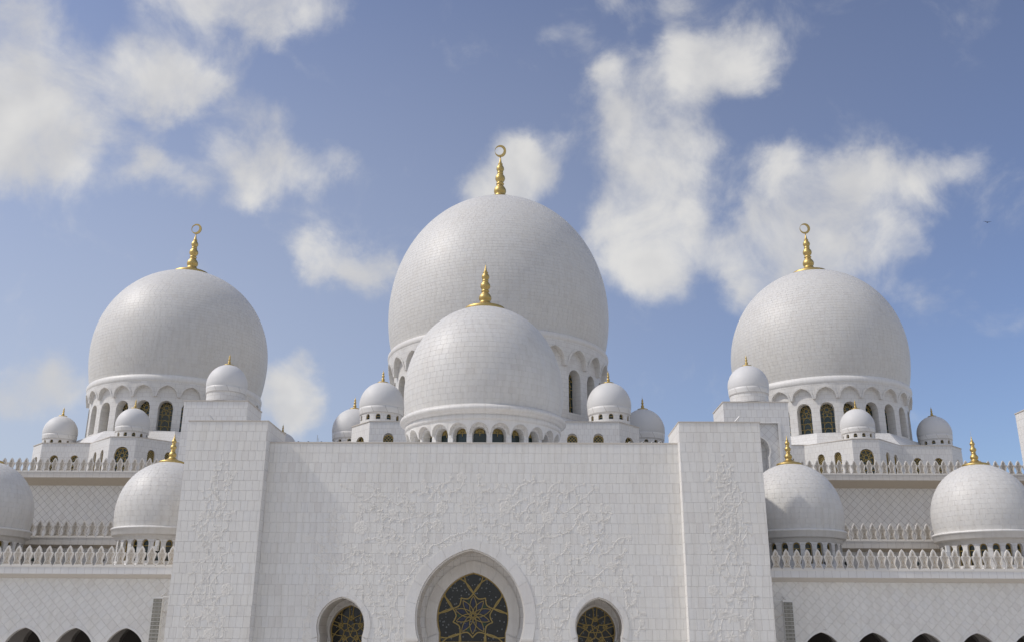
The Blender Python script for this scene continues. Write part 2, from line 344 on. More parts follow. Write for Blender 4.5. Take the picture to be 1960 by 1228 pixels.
def clip_open(poly, op):
    # keep what lies outside a convex opening
    ins = [inside(p, op) for p in poly]
    cx = sum(p[0] for p in poly) / len(poly); cz = sum(p[1] for p in poly) / len(poly)
    if all(ins): return None
    if not any(ins) and not inside((cx, cz), op):
        xs = [p[0] for p in op]; zs = [p[1] for p in op]
        hit = False
        for q in op:
            if inside(q, poly): hit = True; break
        if not hit: return poly
    best = None
    for i in range(len(op) - 1):
        a, b = op[i], op[i + 1]; dx, dz = b[0] - a[0], b[1] - a[1]; L2 = dx * dx + dz * dz
        if L2 < 1e-9: continue
        t = max(0, min(1, ((cx - a[0]) * dx + (cz - a[1]) * dz) / L2)); q = (a[0] + dx * t, a[1] + dz * t)
        d = (q[0] - cx) ** 2 + (q[1] - cz) ** 2
        if best is None or d < best[0]: best = (d, q, (dx, dz))
    _, q, (dx, dz) = best; ln = sqrt(dx * dx + dz * dz); nrm = (-dz / ln, dx / ln)      # outline runs left, over, right: outside is on its left
    r = clip_half(poly, q, nrm)
    return r if len(r) > 2 else None
def poly_area(p): return abs(sum(p[i][0] * p[(i + 1) % len(p)][1] - p[(i + 1) % len(p)][0] * p[i][1] for i in range(len(p)))) / 2

def scale_poly(poly, d):
    cx = sum(p[0] for p in poly) / len(poly); cz = sum(p[1] for p in poly) / len(poly)
    r = []
    for x, z in poly:
        L = sqrt((x - cx) ** 2 + (z - cz) ** 2); k = max(.3, 1 - d * 1.3 / max(L, 1e-3)); r.append((cx + (x - cx) * k, cz + (z - cz) * k))
    return r
def tile_faces(mb, poly, Y, proud, tone=0., bevel=.007):
    f = scale_poly(poly, bevel); n = len(poly); j = random.uniform(-.0025, .0025)
    mb.face([(x, Y - proud + j, z) for x, z in f], tone=tone)
    for i in range(n):
        a, b = poly[i], poly[(i + 1) % n]; fa, fb = f[i], f[(i + 1) % n]
        mb.face([(a[0], Y, a[1]), (b[0], Y, b[1]), (fb[0], Y - proud + j, fb[1]), (fa[0], Y - proud + j, fa[1])], tone=tone)
def lay_tiles(parent, tiles, Y, proud, mat, name='tile', nind=300):
    # tiles: (polygon, shape key or None); alike whole ones nearest the camera become objects of their own
    cand = []
    for i, (poly, key) in enumerate(tiles):
        if key is None: continue
        cx = sum(p[0] for p in poly) / len(poly); cz = sum(p[1] for p in poly) / len(poly)
        if in_view((cx, Y, cz), -4): cand.append(((Vector((cx, Y, cz)) - CAM).length, i, cx, cz))
    cand.sort(); pick = {c[1]: c for c in cand[:nind]}
    shared = {}; mb = MB()
    for i, (poly, key) in enumerate(tiles):
        if i in pick:
            _, _, cx, cz = pick[i]
            if key not in shared:
                t = MB(); tile_faces(t, [(x - cx, z - cz) for x, z in poly], 0, proud); shared[key] = t.mesh(name, mat)
            part(name, shared[key], parent, loc=(cx, Y + random.uniform(-.002, .002), cz))
        elif poly_area(poly) > .004:
            tile_faces(mb, poly, Y, proud, tone=random.random() * .98 + .01)
    if mb.f: part(name + '_field', mb.mesh(name + '_field', mat), parent, kind='stuff')

RIB = [0]
def ribbon(mb, pts, w, y0, y1):
    # a flat bar along a polyline in the x-z plane between depths y0 (front) and y1
    RIB[0] += 1; y0 = y0 - (RIB[0] % 9) * .0022; n = len(pts)
    L = []
    for i in range(n):
        a = pts[max(0, i - 1)]; b = pts[min(n - 1, i + 1)]; dx, dz = b[0] - a[0], b[1] - a[1]; l = sqrt(dx * dx + dz * dz) or 1
        L.append((-dz / l * w / 2, dx / l * w / 2))
    for i in range(n - 1):
        p, q = pts[i], pts[i + 1]; a, b = L[i], L[i + 1]
        A, B, C, D = (p[0] + a[0], p[1] + a[1]), (q[0] + b[0], q[1] + b[1]), (q[0] - b[0], q[1] - b[1]), (p[0] - a[0], p[1] - a[1])
        mb.face([(D[0], y0, D[1]), (C[0], y0, C[1]), (B[0], y0, B[1]), (A[0], y0, A[1])])
        mb.face([(A[0], y0, A[1]), (B[0], y0, B[1]), (B[0], y1, B[1]), (A[0], y1, A[1])])
        mb.face([(C[0], y0, C[1]), (D[0], y0, D[1]), (D[0], y1, D[1]), (C[0], y1, C[1])])
def poly_fill(mb, loops, f):
    # f maps (x, z) to 3-D
    tri = tessellate_polygon([[Vector((x, z, 0)) for x, z in lp] for lp in loops]); flat = [p for lp in loops for p in lp]
    for t in tri: mb.face([f(*flat[i]) for i in t])
def keep_inside(lines, op):
    out = []
    for ln in lines:
        cur = []
        for i in range(len(ln) - 1):
            a, b = ln[i], ln[i + 1]
            if inside(((a[0] + b[0]) / 2, (a[1] + b[1]) / 2), op):
                if not cur: cur = [a]
                cur.append(b)
            elif cur: out.append(cur); cur = []
        if cur: out.append(cur)
    return out
def arc2(a, b, bulge, n=7):
    # arc from a to b bowed sideways by bulge times its length
    mx, mz = (a[0] + b[0]) / 2, (a[1] + b[1]) / 2; dx, dz = b[0] - a[0], b[1] - a[1]
    cx, cz = mx - dz * bulge * 2, mz + dx * bulge * 2
    return [((1 - t) ** 2 * a[0] + 2 * t * (1 - t) * cx + t * t * b[0], (1 - t) ** 2 * a[1] + 2 * t * (1 - t) * cz + t * t * b[1]) for t in [i / n for i in range(n + 1)]]

# ---- windows with tracery, made once per kind; local x across, y inward, z up from the sill
WIN = {}
def window_kind(key, hw, hsp, style, c=0., bar=.09, glass='dark_glass'):
    rise = arch_z(0, hw, c); hw2 = hw - .01
    op = [(-hw2, 0)] + [(hw2 * t, hsp + arch_z(hw * t, hw, c)) for t in [-1 + i / 8 for i in range(17)]] + [(hw2, 0)]
    fr = MB(); ribbon(fr, op + [op[0]], bar * 1.7, -.07, .02)
    gl = MB(); poly_fill(gl, [op], lambda x, z: (x, .03, z))
    H = hsp + rise; lines = []
    if style in ('star', 'tall'):
        n = 5 if style == 'star' else 8; R = hw * .98; cz = H - R * 1.02; off = pi / 2
        P = [(R * cos(off + 2 * pi * i / n), cz + R * sin(off + 2 * pi * i / n)) for i in range(n)]
        st = 2 if n == 5 else 3
        for i in range(n):
            lines.append(arc2(P[i], P[(i + st) % n], .05))
            if n == 5: lines.append(arc2(P[i], P[(i + st) % n], -.05))
            if n == 8: continue
            q = (R * .52 * cos(off + 2 * pi * (i + .5) / n), cz + R * .52 * sin(off + 2 * pi * (i + .5) / n))
            o2 = (R * 1.25 * cos(off + 2 * pi * (i + .5) / n), cz + R * 1.25 * sin(off + 2 * pi * (i + .5) / n)); lines.append([q, o2])
        zb = cz - R
        if style == 'tall':
            for sx in (-1, 1): lines.append([(sx * hw * .5, zb + .5 - t * (zb + .5) / 6) for t in range(7)])
            m = max(1, int(round(zb / (hw * .95)))); 
            for i in range(m):
                z0 = zb * i / m; z1 = zb * (i + 1) / m
                lines.append([(-hw + t * hw / 4, z1) for t in range(9)])
                lines.append(arc2((-hw * .5, z0), (0, z1 + .1), .18)); lines.append(arc2((hw * .5, z0), (0, z1 + .1), -.18))
                
        else:
            lines.append([(-hw + t * hw / 4, zb + .12) for t in range(9)])
            lines.append(arc2((-hw, max(zb - hw, 0)), (hw, max(zb - hw, 0)), -.35))
    elif style == 'net':
        s = hw * .62; k = -3
        for i in range(-8, int(H / s) + 10):
            a = i * s
            lines.append([(-hw + t * hw / 5, a + t * hw / 5) for t in range(11)]); lines.append([(hw - t * hw / 5, a + t * hw / 5) for t in range(11)])
        lines.append([(-hw + t * hw / 4, H * .55) for t in range(9)])
    elif style == 'bar':
        lines.append([(-hw + t * hw / 4, hsp * .88) for t in range(9)])
    la = MB()
    for ln in keep_inside(lines, op): ribbon(la, ln, bar, -.045, .01)
    WIN[key] = (fr.mesh('window_frame', 'gold_frame'), gl.mesh('pane', glass), la.mesh('tracery', 'bronze_tracery'))
def place_window(key, parent, loc, rz, world=True):
    f, g, t = WIN[key]
    w = part('window', f, parent, loc=loc, rz=rz, world=world)
    part('pane', g, w, world=False); part('tracery', t, w, world=False)
    return w

# ---- a wall (flat or round) pierced by arched openings; mapf(u, depth, z)
def arcade(mb, mapf, u0, u1, z0, z1, wins, depth, du=1e9, n=10, sill=True):
    def q(a, b, c, d, uv): mb.face([a, b, c, d], uv)
    def span(a, b):
        k = max(1, int(math.ceil((b - a) / du - 1e-6)))
        for i in range(k):
            p, r = a + (b - a) * i / k, a + (b - a) * (i + 1) / k
            q(mapf(p, 0, z0), mapf(r, 0, z0), mapf(r, 0, z1), mapf(p, 0, z1), [(p, z0), (r, z0), (r, z1), (p, z1)])
    cur = u0
    for (uc, hw, zs, zsp, c) in wins:
        if uc - hw > cur + 1e-6: span(cur, uc - hw)
        T = [-1 + 2 * i / n for i in range(n + 1)]; Z = [zsp + arch_z(hw * t, hw, c) for t in T]
        for i in range(n):
            a, b = uc + hw * T[i], uc + hw * T[i + 1]
            q(mapf(a, 0, Z[i]), mapf(b, 0, Z[i + 1]), mapf(b, 0, z1), mapf(a, 0, z1), [(a, Z[i]), (b, Z[i + 1]), (b, z1), (a, z1)])
            if zs > z0 + 1e-4: q(mapf(a, 0, z0), mapf(b, 0, z0), mapf(b, 0, zs), mapf(a, 0, zs), [(a, z0), (b, z0), (b, zs), (a, zs)])
            if sill and zs > z0 + 1e-4: q(mapf(a, 0, zs), mapf(b, 0, zs), mapf(b, depth, zs), mapf(a, depth, zs), [(a, 0), (b, 0), (b, depth), (a, depth)])
        C = [(uc - hw, zs)] + [(uc + hw * T[i], Z[i]) for i in range(n + 1)] + [(uc + hw, zs)]; s = 0
        for i in range(len(C) - 1):
            a, b = C[i], C[i + 1]; l = sqrt((a[0] - b[0]) ** 2 + (a[1] - b[1]) ** 2)
            if l < 1e-5: continue
            q(mapf(b[0], 0, b[1]), mapf(a[0], 0, a[1]), mapf(a[0], depth, a[1]), mapf(b[0], depth, b[1]), [(0, s + l), (0, s), (depth, s), (depth, s + l)]); s += l
        cur = uc + hw
    if u1 > cur + 1e-6: span(cur, u1)
def flat_map(p0, p1):
    d = Vector((p1[0] - p0[0], p1[1] - p0[1])); L = d.length; d /= L; nin = Vector((-d.y, d.x))      # inward lies to the left of p0 -> p1
    return (lambda u, dep, z: (p0[0] + d.x * u + nin.x * dep, p0[1] + d.y * u + nin.y * dep, z)), L, atan2(-nin.y, -nin.x)
def round_map(R):
    # u runs along the circumference
    return lambda u, dep, z: ((R - dep) * cos(u / R), (R - dep) * sin(u / R), z)

# ------------------------------------------------------------------ domes
def finial_mesh(crescent):
    # unit: the foot disc has radius 1
    pr = [(.98, -.22), (1.02, -.06), (1.03, .03), (.99, .085), (.90, .12), (.70, .17), (.50, .24), (.36, .33), (.27, .43), (.245, .50), (.29, .55), (.315, .64), (.30, .74), (.24, .84), (.16, .93), (.15, .97), (.20, .995), (.205, 1.03), (.16, 1.06),
          (.15, 1.10), (.22, 1.18), (.255, 1.28), (.235, 1.38), (.17, 1.47), (.13, 1.53), (.16, 1.555), (.16, 1.585), (.125, 1.61), (.16, 1.67), (.20, 1.76), (.185, 1.85), (.12, 1.95), (.095, 1.99), (.125, 2.01), (.12, 2.04), (.08, 2.06), (.05, 2.2), (.015, 2.42), (.0, 2.44)]
    mb = MB(); mb.lathe(pr, 40); body = mb.mesh('finial', 'gold_leaf')
    if not crescent: 
        rod = MB(); rod.lathe([(.012, 2.40), (.010, 2.85), (0, 2.86)], 6); return body, rod.mesh('lightning_rod', 'steel_grey')
    c = MB(); n = 40; R, r = .295, .225; ox, oz = -.06, .010; zc = 2.42 + R - .02; th = .045
    O = [(R * cos(2 * pi * i / n), zc + R * sin(2 * pi * i / n)) for i in range(n)]; I = [(ox + r * cos(2 * pi * i / n), zc + oz + r * sin(2 * pi * i / n)) for i in range(n)]
    for i in range(n):
        j = (i + 1) % n
        for y, fl in ((-th, 1), (th, -1)):
            q = [(O[i][0], y, O[i][1]), (O[j][0], y, O[j][1]), (I[j][0], y, I[j][1]), (I[i][0], y, I[i][1])]
            c.face(q[::fl])
        c.face([(O[i][0], -th, O[i][1]), (O[i][0], th, O[i][1]), (O[j][0], th, O[j][1]), (O[j][0], -th, O[j][1])])
        c.face([(I[i][0], -th, I[i][1]), (I[j][0], -th, I[j][1]), (I[j][0], th, I[j][1]), (I[i][0], th, I[i][1])])
    return body, c.mesh('crescent', 'gold_leaf')
FIN_C = finial_mesh(True); FIN_P = finial_mesh(False)

def dome_profile(a, h, drop, rb, rtop, n=90):
    # (radius, z, outward normal) from the foot to the finial disc, z = 0 at the widest circle
    P = []
    for i in range(n + 1):
        t = i / n
        z = -drop + (drop + h) * t
        P.append(z)
    def rad(z):
        if z < 0: return a - (a - rb) * (z / drop) ** 2
        return a * max(0., 1 - abs(z / h) ** 2.03) ** .5
    pts = []
    L = 0; prev = None; S_ = []
    zs = [-drop + drop * i / 40 for i in range(40)] + [h * sin(pi / 2 * i / 160) for i in range(161)]
    for z in zs:
        r = rad(z)
        if r < rtop and z > 0: break
        if prev: L += sqrt((r - prev[0]) ** 2 + (z - prev[1]) ** 2)
        S_.append((L, r, z)); prev = (r, z)
    return S_
def at_len(S_, s):
    lo, hi = 0, len(S_) - 1
    if s <= 0: return S_[0][1:]
    if s >= S_[-1][0]: return S_[-1][1:]
    while hi - lo > 1:
        m = (lo + hi) // 2
        if S_[m][0] <= s: lo = m
        else: hi = m
    a, b = S_[lo], S_[hi]; t = (s - a[0]) / (b[0] - a[0]); return a[1] + (b[1] - a[1]) * t, a[2] + (b[2] - a[2]) * t
def nrm_len(S_, s):
    r0, z0 = at_len(S_, s - .05); r1, z1 = at_len(S_, s + .05); dr, dz = r1 - r0, z1 - z0; l = sqrt(dr * dr + dz * dz) or 1
    return dz / l, -dr / l
def dome_tile(mb, S_, s0, s1, ta, tb, proud, tone, gap):
    r0, z0 = at_len(S_, s0 + gap / 2); r1, z1 = at_len(S_, s1 - gap / 2); n0 = nrm_len(S_, s0); n1 = nrm_len(S_, s1)
    rm = (r0 + r1) / 2; ga = gap / 4 / max(rm, .2); bv = .008
    def pt(r, z, nn, th, d): return ((r + nn[0] * d) * cos(th), (r + nn[0] * d) * sin(th), z + nn[1] * d)
    a, b = ta + ga, tb - ga; bb = bv / max(rm, .2)
    r0b, z0b = at_len(S_, s0 + gap / 2 + bv); r1b, z1b = at_len(S_, s1 - gap / 2 - bv)
    F = [pt(r0b, z0b, n0, a + bb, proud), pt(r0b, z0b, n0, b - bb, proud), pt(r1b, z1b, n1, b - bb, proud), pt(r1b, z1b, n1, a + bb, proud)]
    B = [pt(r0, z0, n0, a, 0), pt(r0, z0, n0, b, 0), pt(r1, z1, n1, b, 0), pt(r1, z1, n1, a, 0)]
    nn = [(n0[0] * cos(a), n0[0] * sin(a), n0[1]), (n0[0] * cos(b), n0[0] * sin(b), n0[1]), (n1[0] * cos(b), n1[0] * sin(b), n1[1]), (n1[0] * cos(a), n1[0] * sin(a), n1[1])]
    mb.face(F, tone=tone, nrm=nn)
    for i in range(4):
        j = (i + 1) % 4
        mb.face([B[i], B[j], F[j], F[i]], tone=tone)
def shell(parent, base, zw, a, h, drop, rb, rtop, tw, th, nind, mat='marble_dome', proud=.015, gap=.011):
    if a > 10: gap = .012
    S_ = [(L, r, z + zw) for L, r, z in dome_profile(a, h, drop, rb, rtop)]
    mb = MB(); mb.lathe([(r, z) for _, r, z in S_][::4] + [(S_[-1][1], S_[-1][2]), (0, S_[-1][2] + .1)], 120)
    sh = part('shell', mb.mesh('shell', 'joint_dome'), parent, world=False)
    L = S_[-1][0]; nr = int(round(L / th)); rows = []; cand = []
    tocam = CAM - Vector(base); az = atan2(tocam.y, tocam.x)
    for i in range(nr):
        s0, s1 = L * i / nr, L * (i + 1) / nr; rm, zm = at_len(S_, (s0 + s1) / 2); n = max(10, int(round(2 * pi * rm / tw))); o = random.random()
        for j in range(n):
            th_ = 2 * pi * (j + o) / n; rows.append((s0, s1, n, th_, i)); 
            nn = nrm_len(S_, (s0 + s1) / 2); p = Vector(base) + Vector((rm * cos(th_), rm * sin(th_), zm)); nv = Vector((nn[0] * cos(th_), nn[0] * sin(th_), nn[1]))
            v = (CAM - p); f = nv.dot(v.normalized())
            if f > .2 and in_view(p, -3): cand.append((-f / v.length_squared, len(rows) - 1))
    cand.sort(); pick = set(c[1] for c in cand[:nind]); shared = {}; mb = MB()
    for k, (s0, s1, n, t, i) in enumerate(rows):
        if k in pick:
            if i not in shared:
                m_ = MB(); dome_tile(m_, S_, s0, s1, -pi / n, pi / n, proud, 0., gap); shared[i] = m_.mesh('tile', mat)
            part('tile', shared[i], sh, rz=t, world=False)
        else: dome_tile(mb, S_, s0, s1, t - pi / n, t + pi / n, proud, random.random() * .98 + .01, gap)
    if mb.f: part('tile_field', mb.mesh('tile_field', mat), sh, world=False, kind='stuff')
    return S_
def put_finial(parent, z, r, crescent):
    b, x = FIN_C if crescent else FIN_P
    f = part('finial', b, parent, loc=(0, 0, z + .075 * r), world=False); f.scale = (r, r, r * (1.13 if crescent and r > 3 else 1.08 if crescent else 1.))
    part('crescent' if crescent else 'lightning_rod', x, f, world=False)
def drum(parent, R, z0, z1, n, hw, zs, zsp, depth, key, mat='coursed_drum', c=0.):
    mb = MB(); mp = round_map(R); st = 2 * pi * R / n; a0 = -pi / 2 - pi / n
    for i in range(n):
        u0 = (a0 + 2 * pi * i / n) * R
        arcade(mb, mp, u0, u0 + st, z0, z1, [(u0 + st / 2, hw, zs, zsp, c)], depth, du=st / 6)
    d = part('drum', mb.mesh('drum', mat), parent, world=False)
    for i in range(n):
        a = -pi / 2 + 2 * pi * i / n; o = (cos(a), sin(a)); rr = sqrt((R - depth) ** 2 - 0) * cos(hw / R) - .02
        place_window(key, d, (o[0] * rr, o[1] * rr, zs), a + pi / 2, world=False)
    return d
def blind_arches(parent, R1, R2, ztop, zcorb, n, frac, c_k, zap, mat, lip=True, name='blind_arch'):
    # a band at radius R2 whose lower edge is a row of arches springing from corbels, in front of the drum at R1
    K = 12; st = 2 * pi / n
    def one(mb, off):
        hw = st / 2 * frac; T = []
        H = zap - zcorb
        for i in range(K + 1):
            t = -1 + 2 * i / K; x = abs(t); c = c_k; r = 1 + c
            z = sqrt(max(r * r - (x + c) ** 2, 0)) / sqrt(r * r - c * c)
            T.append((off + hw * t, zcorb + .35 * H * (1 if x < .999 else 1) * 0 + H * z))
        T = [(off - st / 2, zcorb)] + [(off - hw, zcorb)] + T[1:-1] + [(off + hw, zcorb), (off + st / 2, zcorb)]
        P = lambda r, a, z: (r * cos(a), r * sin(a), z)
        def Ro(z): return R2 - (R2 - R1 - .15) * max(0, min(1, (zap - z) / H)) * .55
        for i in range(len(T) - 1):
            (a, za), (b, zb) = T[i], T[i + 1]
            mb.face([P(Ro(za), a, za), P(Ro(zb), b, zb), P(R2, b, ztop), P(R2, a, ztop)], [(a * R2, za), (b * R2, zb), (b * R2, ztop), (a * R2, ztop)])
            mb.face([P(R1 - .05, a, za), P(R1 - .05, b, zb), P(Ro(zb), b, zb), P(Ro(za), a, za)], [(a * R2, 0), (b * R2, 0), (b * R2, 1), (a * R2, 1)])
        if lip:
            w = .32 * (st * R2) / 4.3; e = .05
            arc = T[1:-1]; cz = zcorb; 
            for i in range(len(arc) - 1):
                (a, za), (b, zb) = arc[i], arc[i + 1]
                def outp(x, z):
                    dx, dz = (x - off) * R2, z - cz; l = sqrt(dx * dx + dz * dz) or 1; return (x + dx / l * w / R2, z + dz / l * w)
                A, B = outp(a, za), outp(b, zb)
                lim = lambda p: (max(off - st / 2, min(off + st / 2, p[0])), min(p[1], ztop))
                A, B = lim(A), lim(B)
                mb.face([P(Ro(za) + e, a, za), P(Ro(zb) + e, b, zb), P(Ro(B[1]) + e, *B), P(Ro(A[1]) + e, *A)], [(a * R2, za), (b * R2, zb), (B[0] * R2, B[1]), (A[0] * R2, A[1])])
                mb.face([P(Ro(A[1]) + e, *A), P(Ro(B[1]) + e, *B), P(Ro(B[1]) - .02, *B), P(Ro(A[1]) - .02, *A)])
                mb.face([P(Ro(za) - .02, a, za), P(Ro(zb) - .02, b, zb), P(Ro(zb) + e, b, zb), P(Ro(za) + e, a, za)])
    mb = MB(); one(mb, 0.); me = mb.mesh(name, mat)
    for i in range(n): part(name, me, parent, rz=-pi / 2 + st * i, world=False)

window_kind('big_main', 1.25, 5.0, 'tall', bar=.075); window_kind('big_side', 1.0, 3.5, 'tall', bar=.06)
window_kind('front', .64, 1.9, 'star', bar=.05); window_kind('wing', .28, 1.35, 'bar', bar=.06); window_kind('small', .32, .42, 'bar', bar=.06); window_kind('small2', .24, .30, 'bar', bar=.05)
window_kind('base_l', .95, 2.3, 'tall', bar=.065); window_kind('base_s', .5, 2.6, 'net', bar=.055); window_kind('base_m', .66, 2.4, 'net', bar=.06); window_kind('base_xl', 1.15, 2.2, 'tall', bar=.065)

def great_dome(label, x, Y, zbase, zring, zw, a, h, rb, ringr, R1, dims, key, tile, crescent, fr, group):
    t = thing('dome', label, 'dome', (x, Y, zbase), group); b = (x, Y, zbase); q = lambda z: z - zbase
    hw, zs, zsp, dep, zcorb, zap = dims
    drum(t, R1, 0, q(zring) - .2, 24, hw, q(zs), q(zsp), dep, key)
    blind_arches(t, R1, ringr - .12, q(zring) - .45, q(zcorb), 24, .88, .35, q(zap), 'coursed_drum')
    mb = MB(); mb.lathe([(ringr - .14, q(zring) - .5), (ringr - .06, q(zring) - .42), (ringr, q(zring) - .12), (ringr - .02, q(zring) + .2), (ringr - .16, q(zring) + .42), (rb - .05, q(zring) + .62)], 120)
    part('ring_moulding', mb.mesh('ring_moulding', 'marble_plain'), t, world=False)
    shell(t, b, q(zw), a, h, zw - zring - .5, rb, fr * .93, tile[0], tile[1], tile[2])
    zt = q(zw) + h * sqrt(1 - (fr * .95 / a) ** 2)
    put_finial(t, zt, fr, crescent)
    return t

# ------------------------------------------------------------------ ground
mb = MB(); mb.face([(-1500, -600, 0), (1500, -600, 0), (1500, 2500, 0), (-1500, 2500, 0)])
gnd = part('plaza_ground', mb.mesh('plaza_ground', 'plaza_marble')); gnd['kind'] = 'structure'

# ------------------------------------------------------------------ the great domes behind
great_dome('largest white marble dome with gold crescent finial, behind the front dome', -.28, 140, 34.2, 47.36, 54.2, 17.15, 20.15, 16.3, 16.95, 15.85, (1.25, 37.0, 42.0, 1.5, 43.5, 45.95), 'big_main', (.86, .53, 0), True, 3.2, 'great marble domes')
for s in (-1, 1):
    great_dome('large white marble dome with gold crescent finial, %s of the tallest dome' % ('left' if s < 0 else 'right'), (-49.65 if s < 0 else 48.95), 140, 32.3, 41.72, 47.8, 13.05, 14.2, 12.35, 12.72, 11.95,
               (1.0, 34.35, 37.65, 1.3, 39.15, 40.7), 'big_side', (.80, .50, 0), True, 2.75, 'great marble domes')

# front dome over the entrance
t = thing('dome', 'white marble dome right above the entrance wall, before the largest dome', 'dome', (0, 88, 21.7), 'great marble domes')
zb = 21.7; a, h, zw = 7.6, 8.75, 29.5 - zb; R1 = 6.75
drum(t, R1, 0, 4.2, 24, .64, 1.6, 2.78, .75, 'front', mat='coursed_small')
blind_arches(t, R1, 7.3, 3.95, 2.75, 24, .97, .05, 3.72, 'marble_plain', lip=False, name='hood_arch')
mb = MB(); mb.lathe([(7.30, 3.94), (7.38, 3.95), (7.38, 4.42), (7.33, 4.44), (7.36, 4.46), (7.50, 4.52), (7.60, 4.62), (7.62, 4.68), (7.70, 4.70), (7.84, 4.80), (7.88, 4.95), (7.82, 5.10), (7.68, 5.20), (7.50, 5.24), (7.42, 5.34), (7.2, 5.36)], 120)
rm = part('ring_moulding', mb.mesh('ring_moulding', 'marble_plain'), t, world=False)
jm = MB()
for i in range(46):
    a_ = 2 * pi * i / 46; c0, s0 = cos(a_), sin(a_); e = .012
    for (r0, z0), (r1, z1) in zip([(7.385, 3.95), (7.385, 4.42), (7.61, 4.62), (7.71, 4.69), (7.85, 4.80), (7.885, 4.95), (7.83, 5.10)], [(7.385, 4.42), (7.51, 4.51), (7.625, 4.68), (7.85, 4.80), (7.885, 4.95), (7.83, 5.10), (7.69, 5.205)]):
        jm.face([(r0 * c0 - e * s0, r0 * s0 + e * c0, z0), (r0 * c0 + e * s0, r0 * s0 - e * c0, z0), (r1 * c0 + e * s0, r1 * s0 - e * c0, z1), (r1 * c0 - e * s0, r1 * s0 + e * c0, z1)])
part('joint_line', jm.mesh('joint_line', 'joint'), rm, world=False)
shell(t, (0, 88, zb), zw, a, h, zw - 5.3, 7.3, 1.85, .72, .53, 300)
put_finial(t, zw + h * sqrt(1 - (1.95 / a) ** 2), 2.0, False)

# domes standing on the arcade roofs
def wing_dome(x, label, nind):
    zb = 12.7; t = thing('dome', label, 'dome', (x, 81, zb), 'domes along the arcade roof'); a, h, zw = 4.05, 4.5, 17.35 - zb
    drum(t, 3.62, 0, 2.4, 24, .28, .6, 2.0, .32, 'wing', mat='coursed_small')
    mb = MB(); mb.lathe([(3.60, 2.30), (3.72, 2.36), (3.72, 2.58), (3.80, 2.62), (4.02, 2.68), (4.06, 2.72), (4.10, 3.10), (4.17, 3.14), (4.20, 3.22), (4.14, 3.30), (3.95, 3.34), (3.8, 3.36)], 96)
    part('ring_moulding', mb.mesh('ring_moulding', 'marble_plain'), t, world=False)
    mb = MB(); mb.lathe([(3.85, 0), (3.85, .35), (3.60, .38)], 64); part('plinth', mb.mesh('plinth', 'marble_plain'), t, world=False)
    shell(t, (x, 81, zb), zw, a, h, zw - 3.3, 3.92, .95, .64, .415, nind)
    put_finial(t, zw + h * sqrt(1 - (1.0 / a) ** 2), 1.04, False)
wing_dome(-42.6, 'arcade roof dome cut off by the left edge of the picture', 300)
wing_dome(-26.7, 'arcade roof dome partly hidden behind the left entrance pylon', 300)
wing_dome(26.7, 'arcade roof dome next to the right entrance pylon, crossed by a shadow', 300)
wing_dome(42.6, 'arcade roof dome at the right edge of the picture', 300)

# small smooth domes
def make_small(name):
    # unit radius about 1 at the widest circle; foot at z = 0
    t = thing(name, '', 'dome')
    mb = MB(); a, h, zw = 1., 1.08, .86
    pr = [(.955, .50)] + [(.975, .52), (.985, .60), (.99, .70), (.998, .72)] + [(a * (1 - .0 * (z / .1)), zw + z) for z in (-.1, -.05)]
    pr += [(a * max(0, 1 - (sin(pi / 2 * i / 40)) ** 2) ** .5, zw + h * sin(pi / 2 * i / 40)) for i in range(0, 40)]
    mb.lathe(pr, 96); return t, mb
SM = {}
def small_proto(kind):
    a, h, zw = 1., 1.07, .88
    mb = MB(); mb.lathe([(.978, .70)] + [(sqrt(max(0, 1 - .04 * ((zw - z) / .18) ** 2)), z) for z in (.72, .76, .80, .84)] + [(cos(pi / 2 * i / 40) ** 1.0, zw + h * sin(pi / 2 * i / 40)) for i in range(40)], 96)
    sh = mb.mesh('shell', 'plaster_dome')
    mb = MB(); mb.lathe([(.90, .38), (.955, .385), (.962, .42), (.982, .60), (.99, .70), (.975, .705)], 72); band = mb.mesh('band', 'coursed_small')
    SM['shell'] = sh; SM['band'] = band
small_proto(0)
def small_dome(x, Y, zw, r, label, group, windows=True, fr=.245, skip=False):
    zb = zw - .88 * r
    t = thing('small_dome', label, 'dome', (x, Y, zb), group)
    for nm in ('shell', 'band'):
        o = part(nm, SM[nm], t, world=False); o.scale = (r, r, r)
    R = .93 * r
    if windows:
        k = 'small' if r > 2.7 else 'small2'; hw = .32 if r > 2.7 else .24; hs = .42 if r > 2.7 else .30
        drum(t, R, -.5, .40 * r, 12, hw, .40 * r - hs - hw - .16, .40 * r - hw - .16, .25, k, mat='coursed_small')
    else:
        mb = MB(); mb.lathe([(R, -.1), (R, .4 * r)], 64); part('drum', mb.mesh('drum', 'coursed_small'), t, world=False)
    put_finial(t, zb * 0 + (.88 + 1.07 * sqrt(1 - (fr * .96) ** 2)) * r, fr * r, False)
    return t
g = 'small smooth domes'
small_dome(-15.6, 125, 37.1, 3.05, 'small smooth dome between the front dome and the farther low dome, left side', g)
small_dome(15.3, 125, 37.15, 3.0, 'small smooth dome just right of the front dome, above the windowed wall', g)
small_dome(-21.9, 139, 36.5, 3.17, 'low small dome left of and behind its twin, half hidden by the entrance wall', g)
small_dome(21.6, 139, 36.55, 3.17, 'low small dome rightmost behind the entrance wall, near the right pylon', g)
small_dome(-26.4, 92.6, 31.62, 2.03, 'small dome on the square block above the left entrance pylon', g, windows=False)
small_dome(26.5, 92.6, 31.62, 2.03, 'small dome on the square block above the right entrance pylon', g, windows=False)
small_dome(-49.2, 124.6, 34.2, 2.24, 'small dome on the window bay before the left great dome', g)
small_dome(48.4, 124.6, 34.35, 2.24, 'small dome on the window bay before the right great dome', g)
small_dome(-63.7, 134, 35.05, 2.36, 'leftmost small dome, on the outer corner of the left dome base', g)
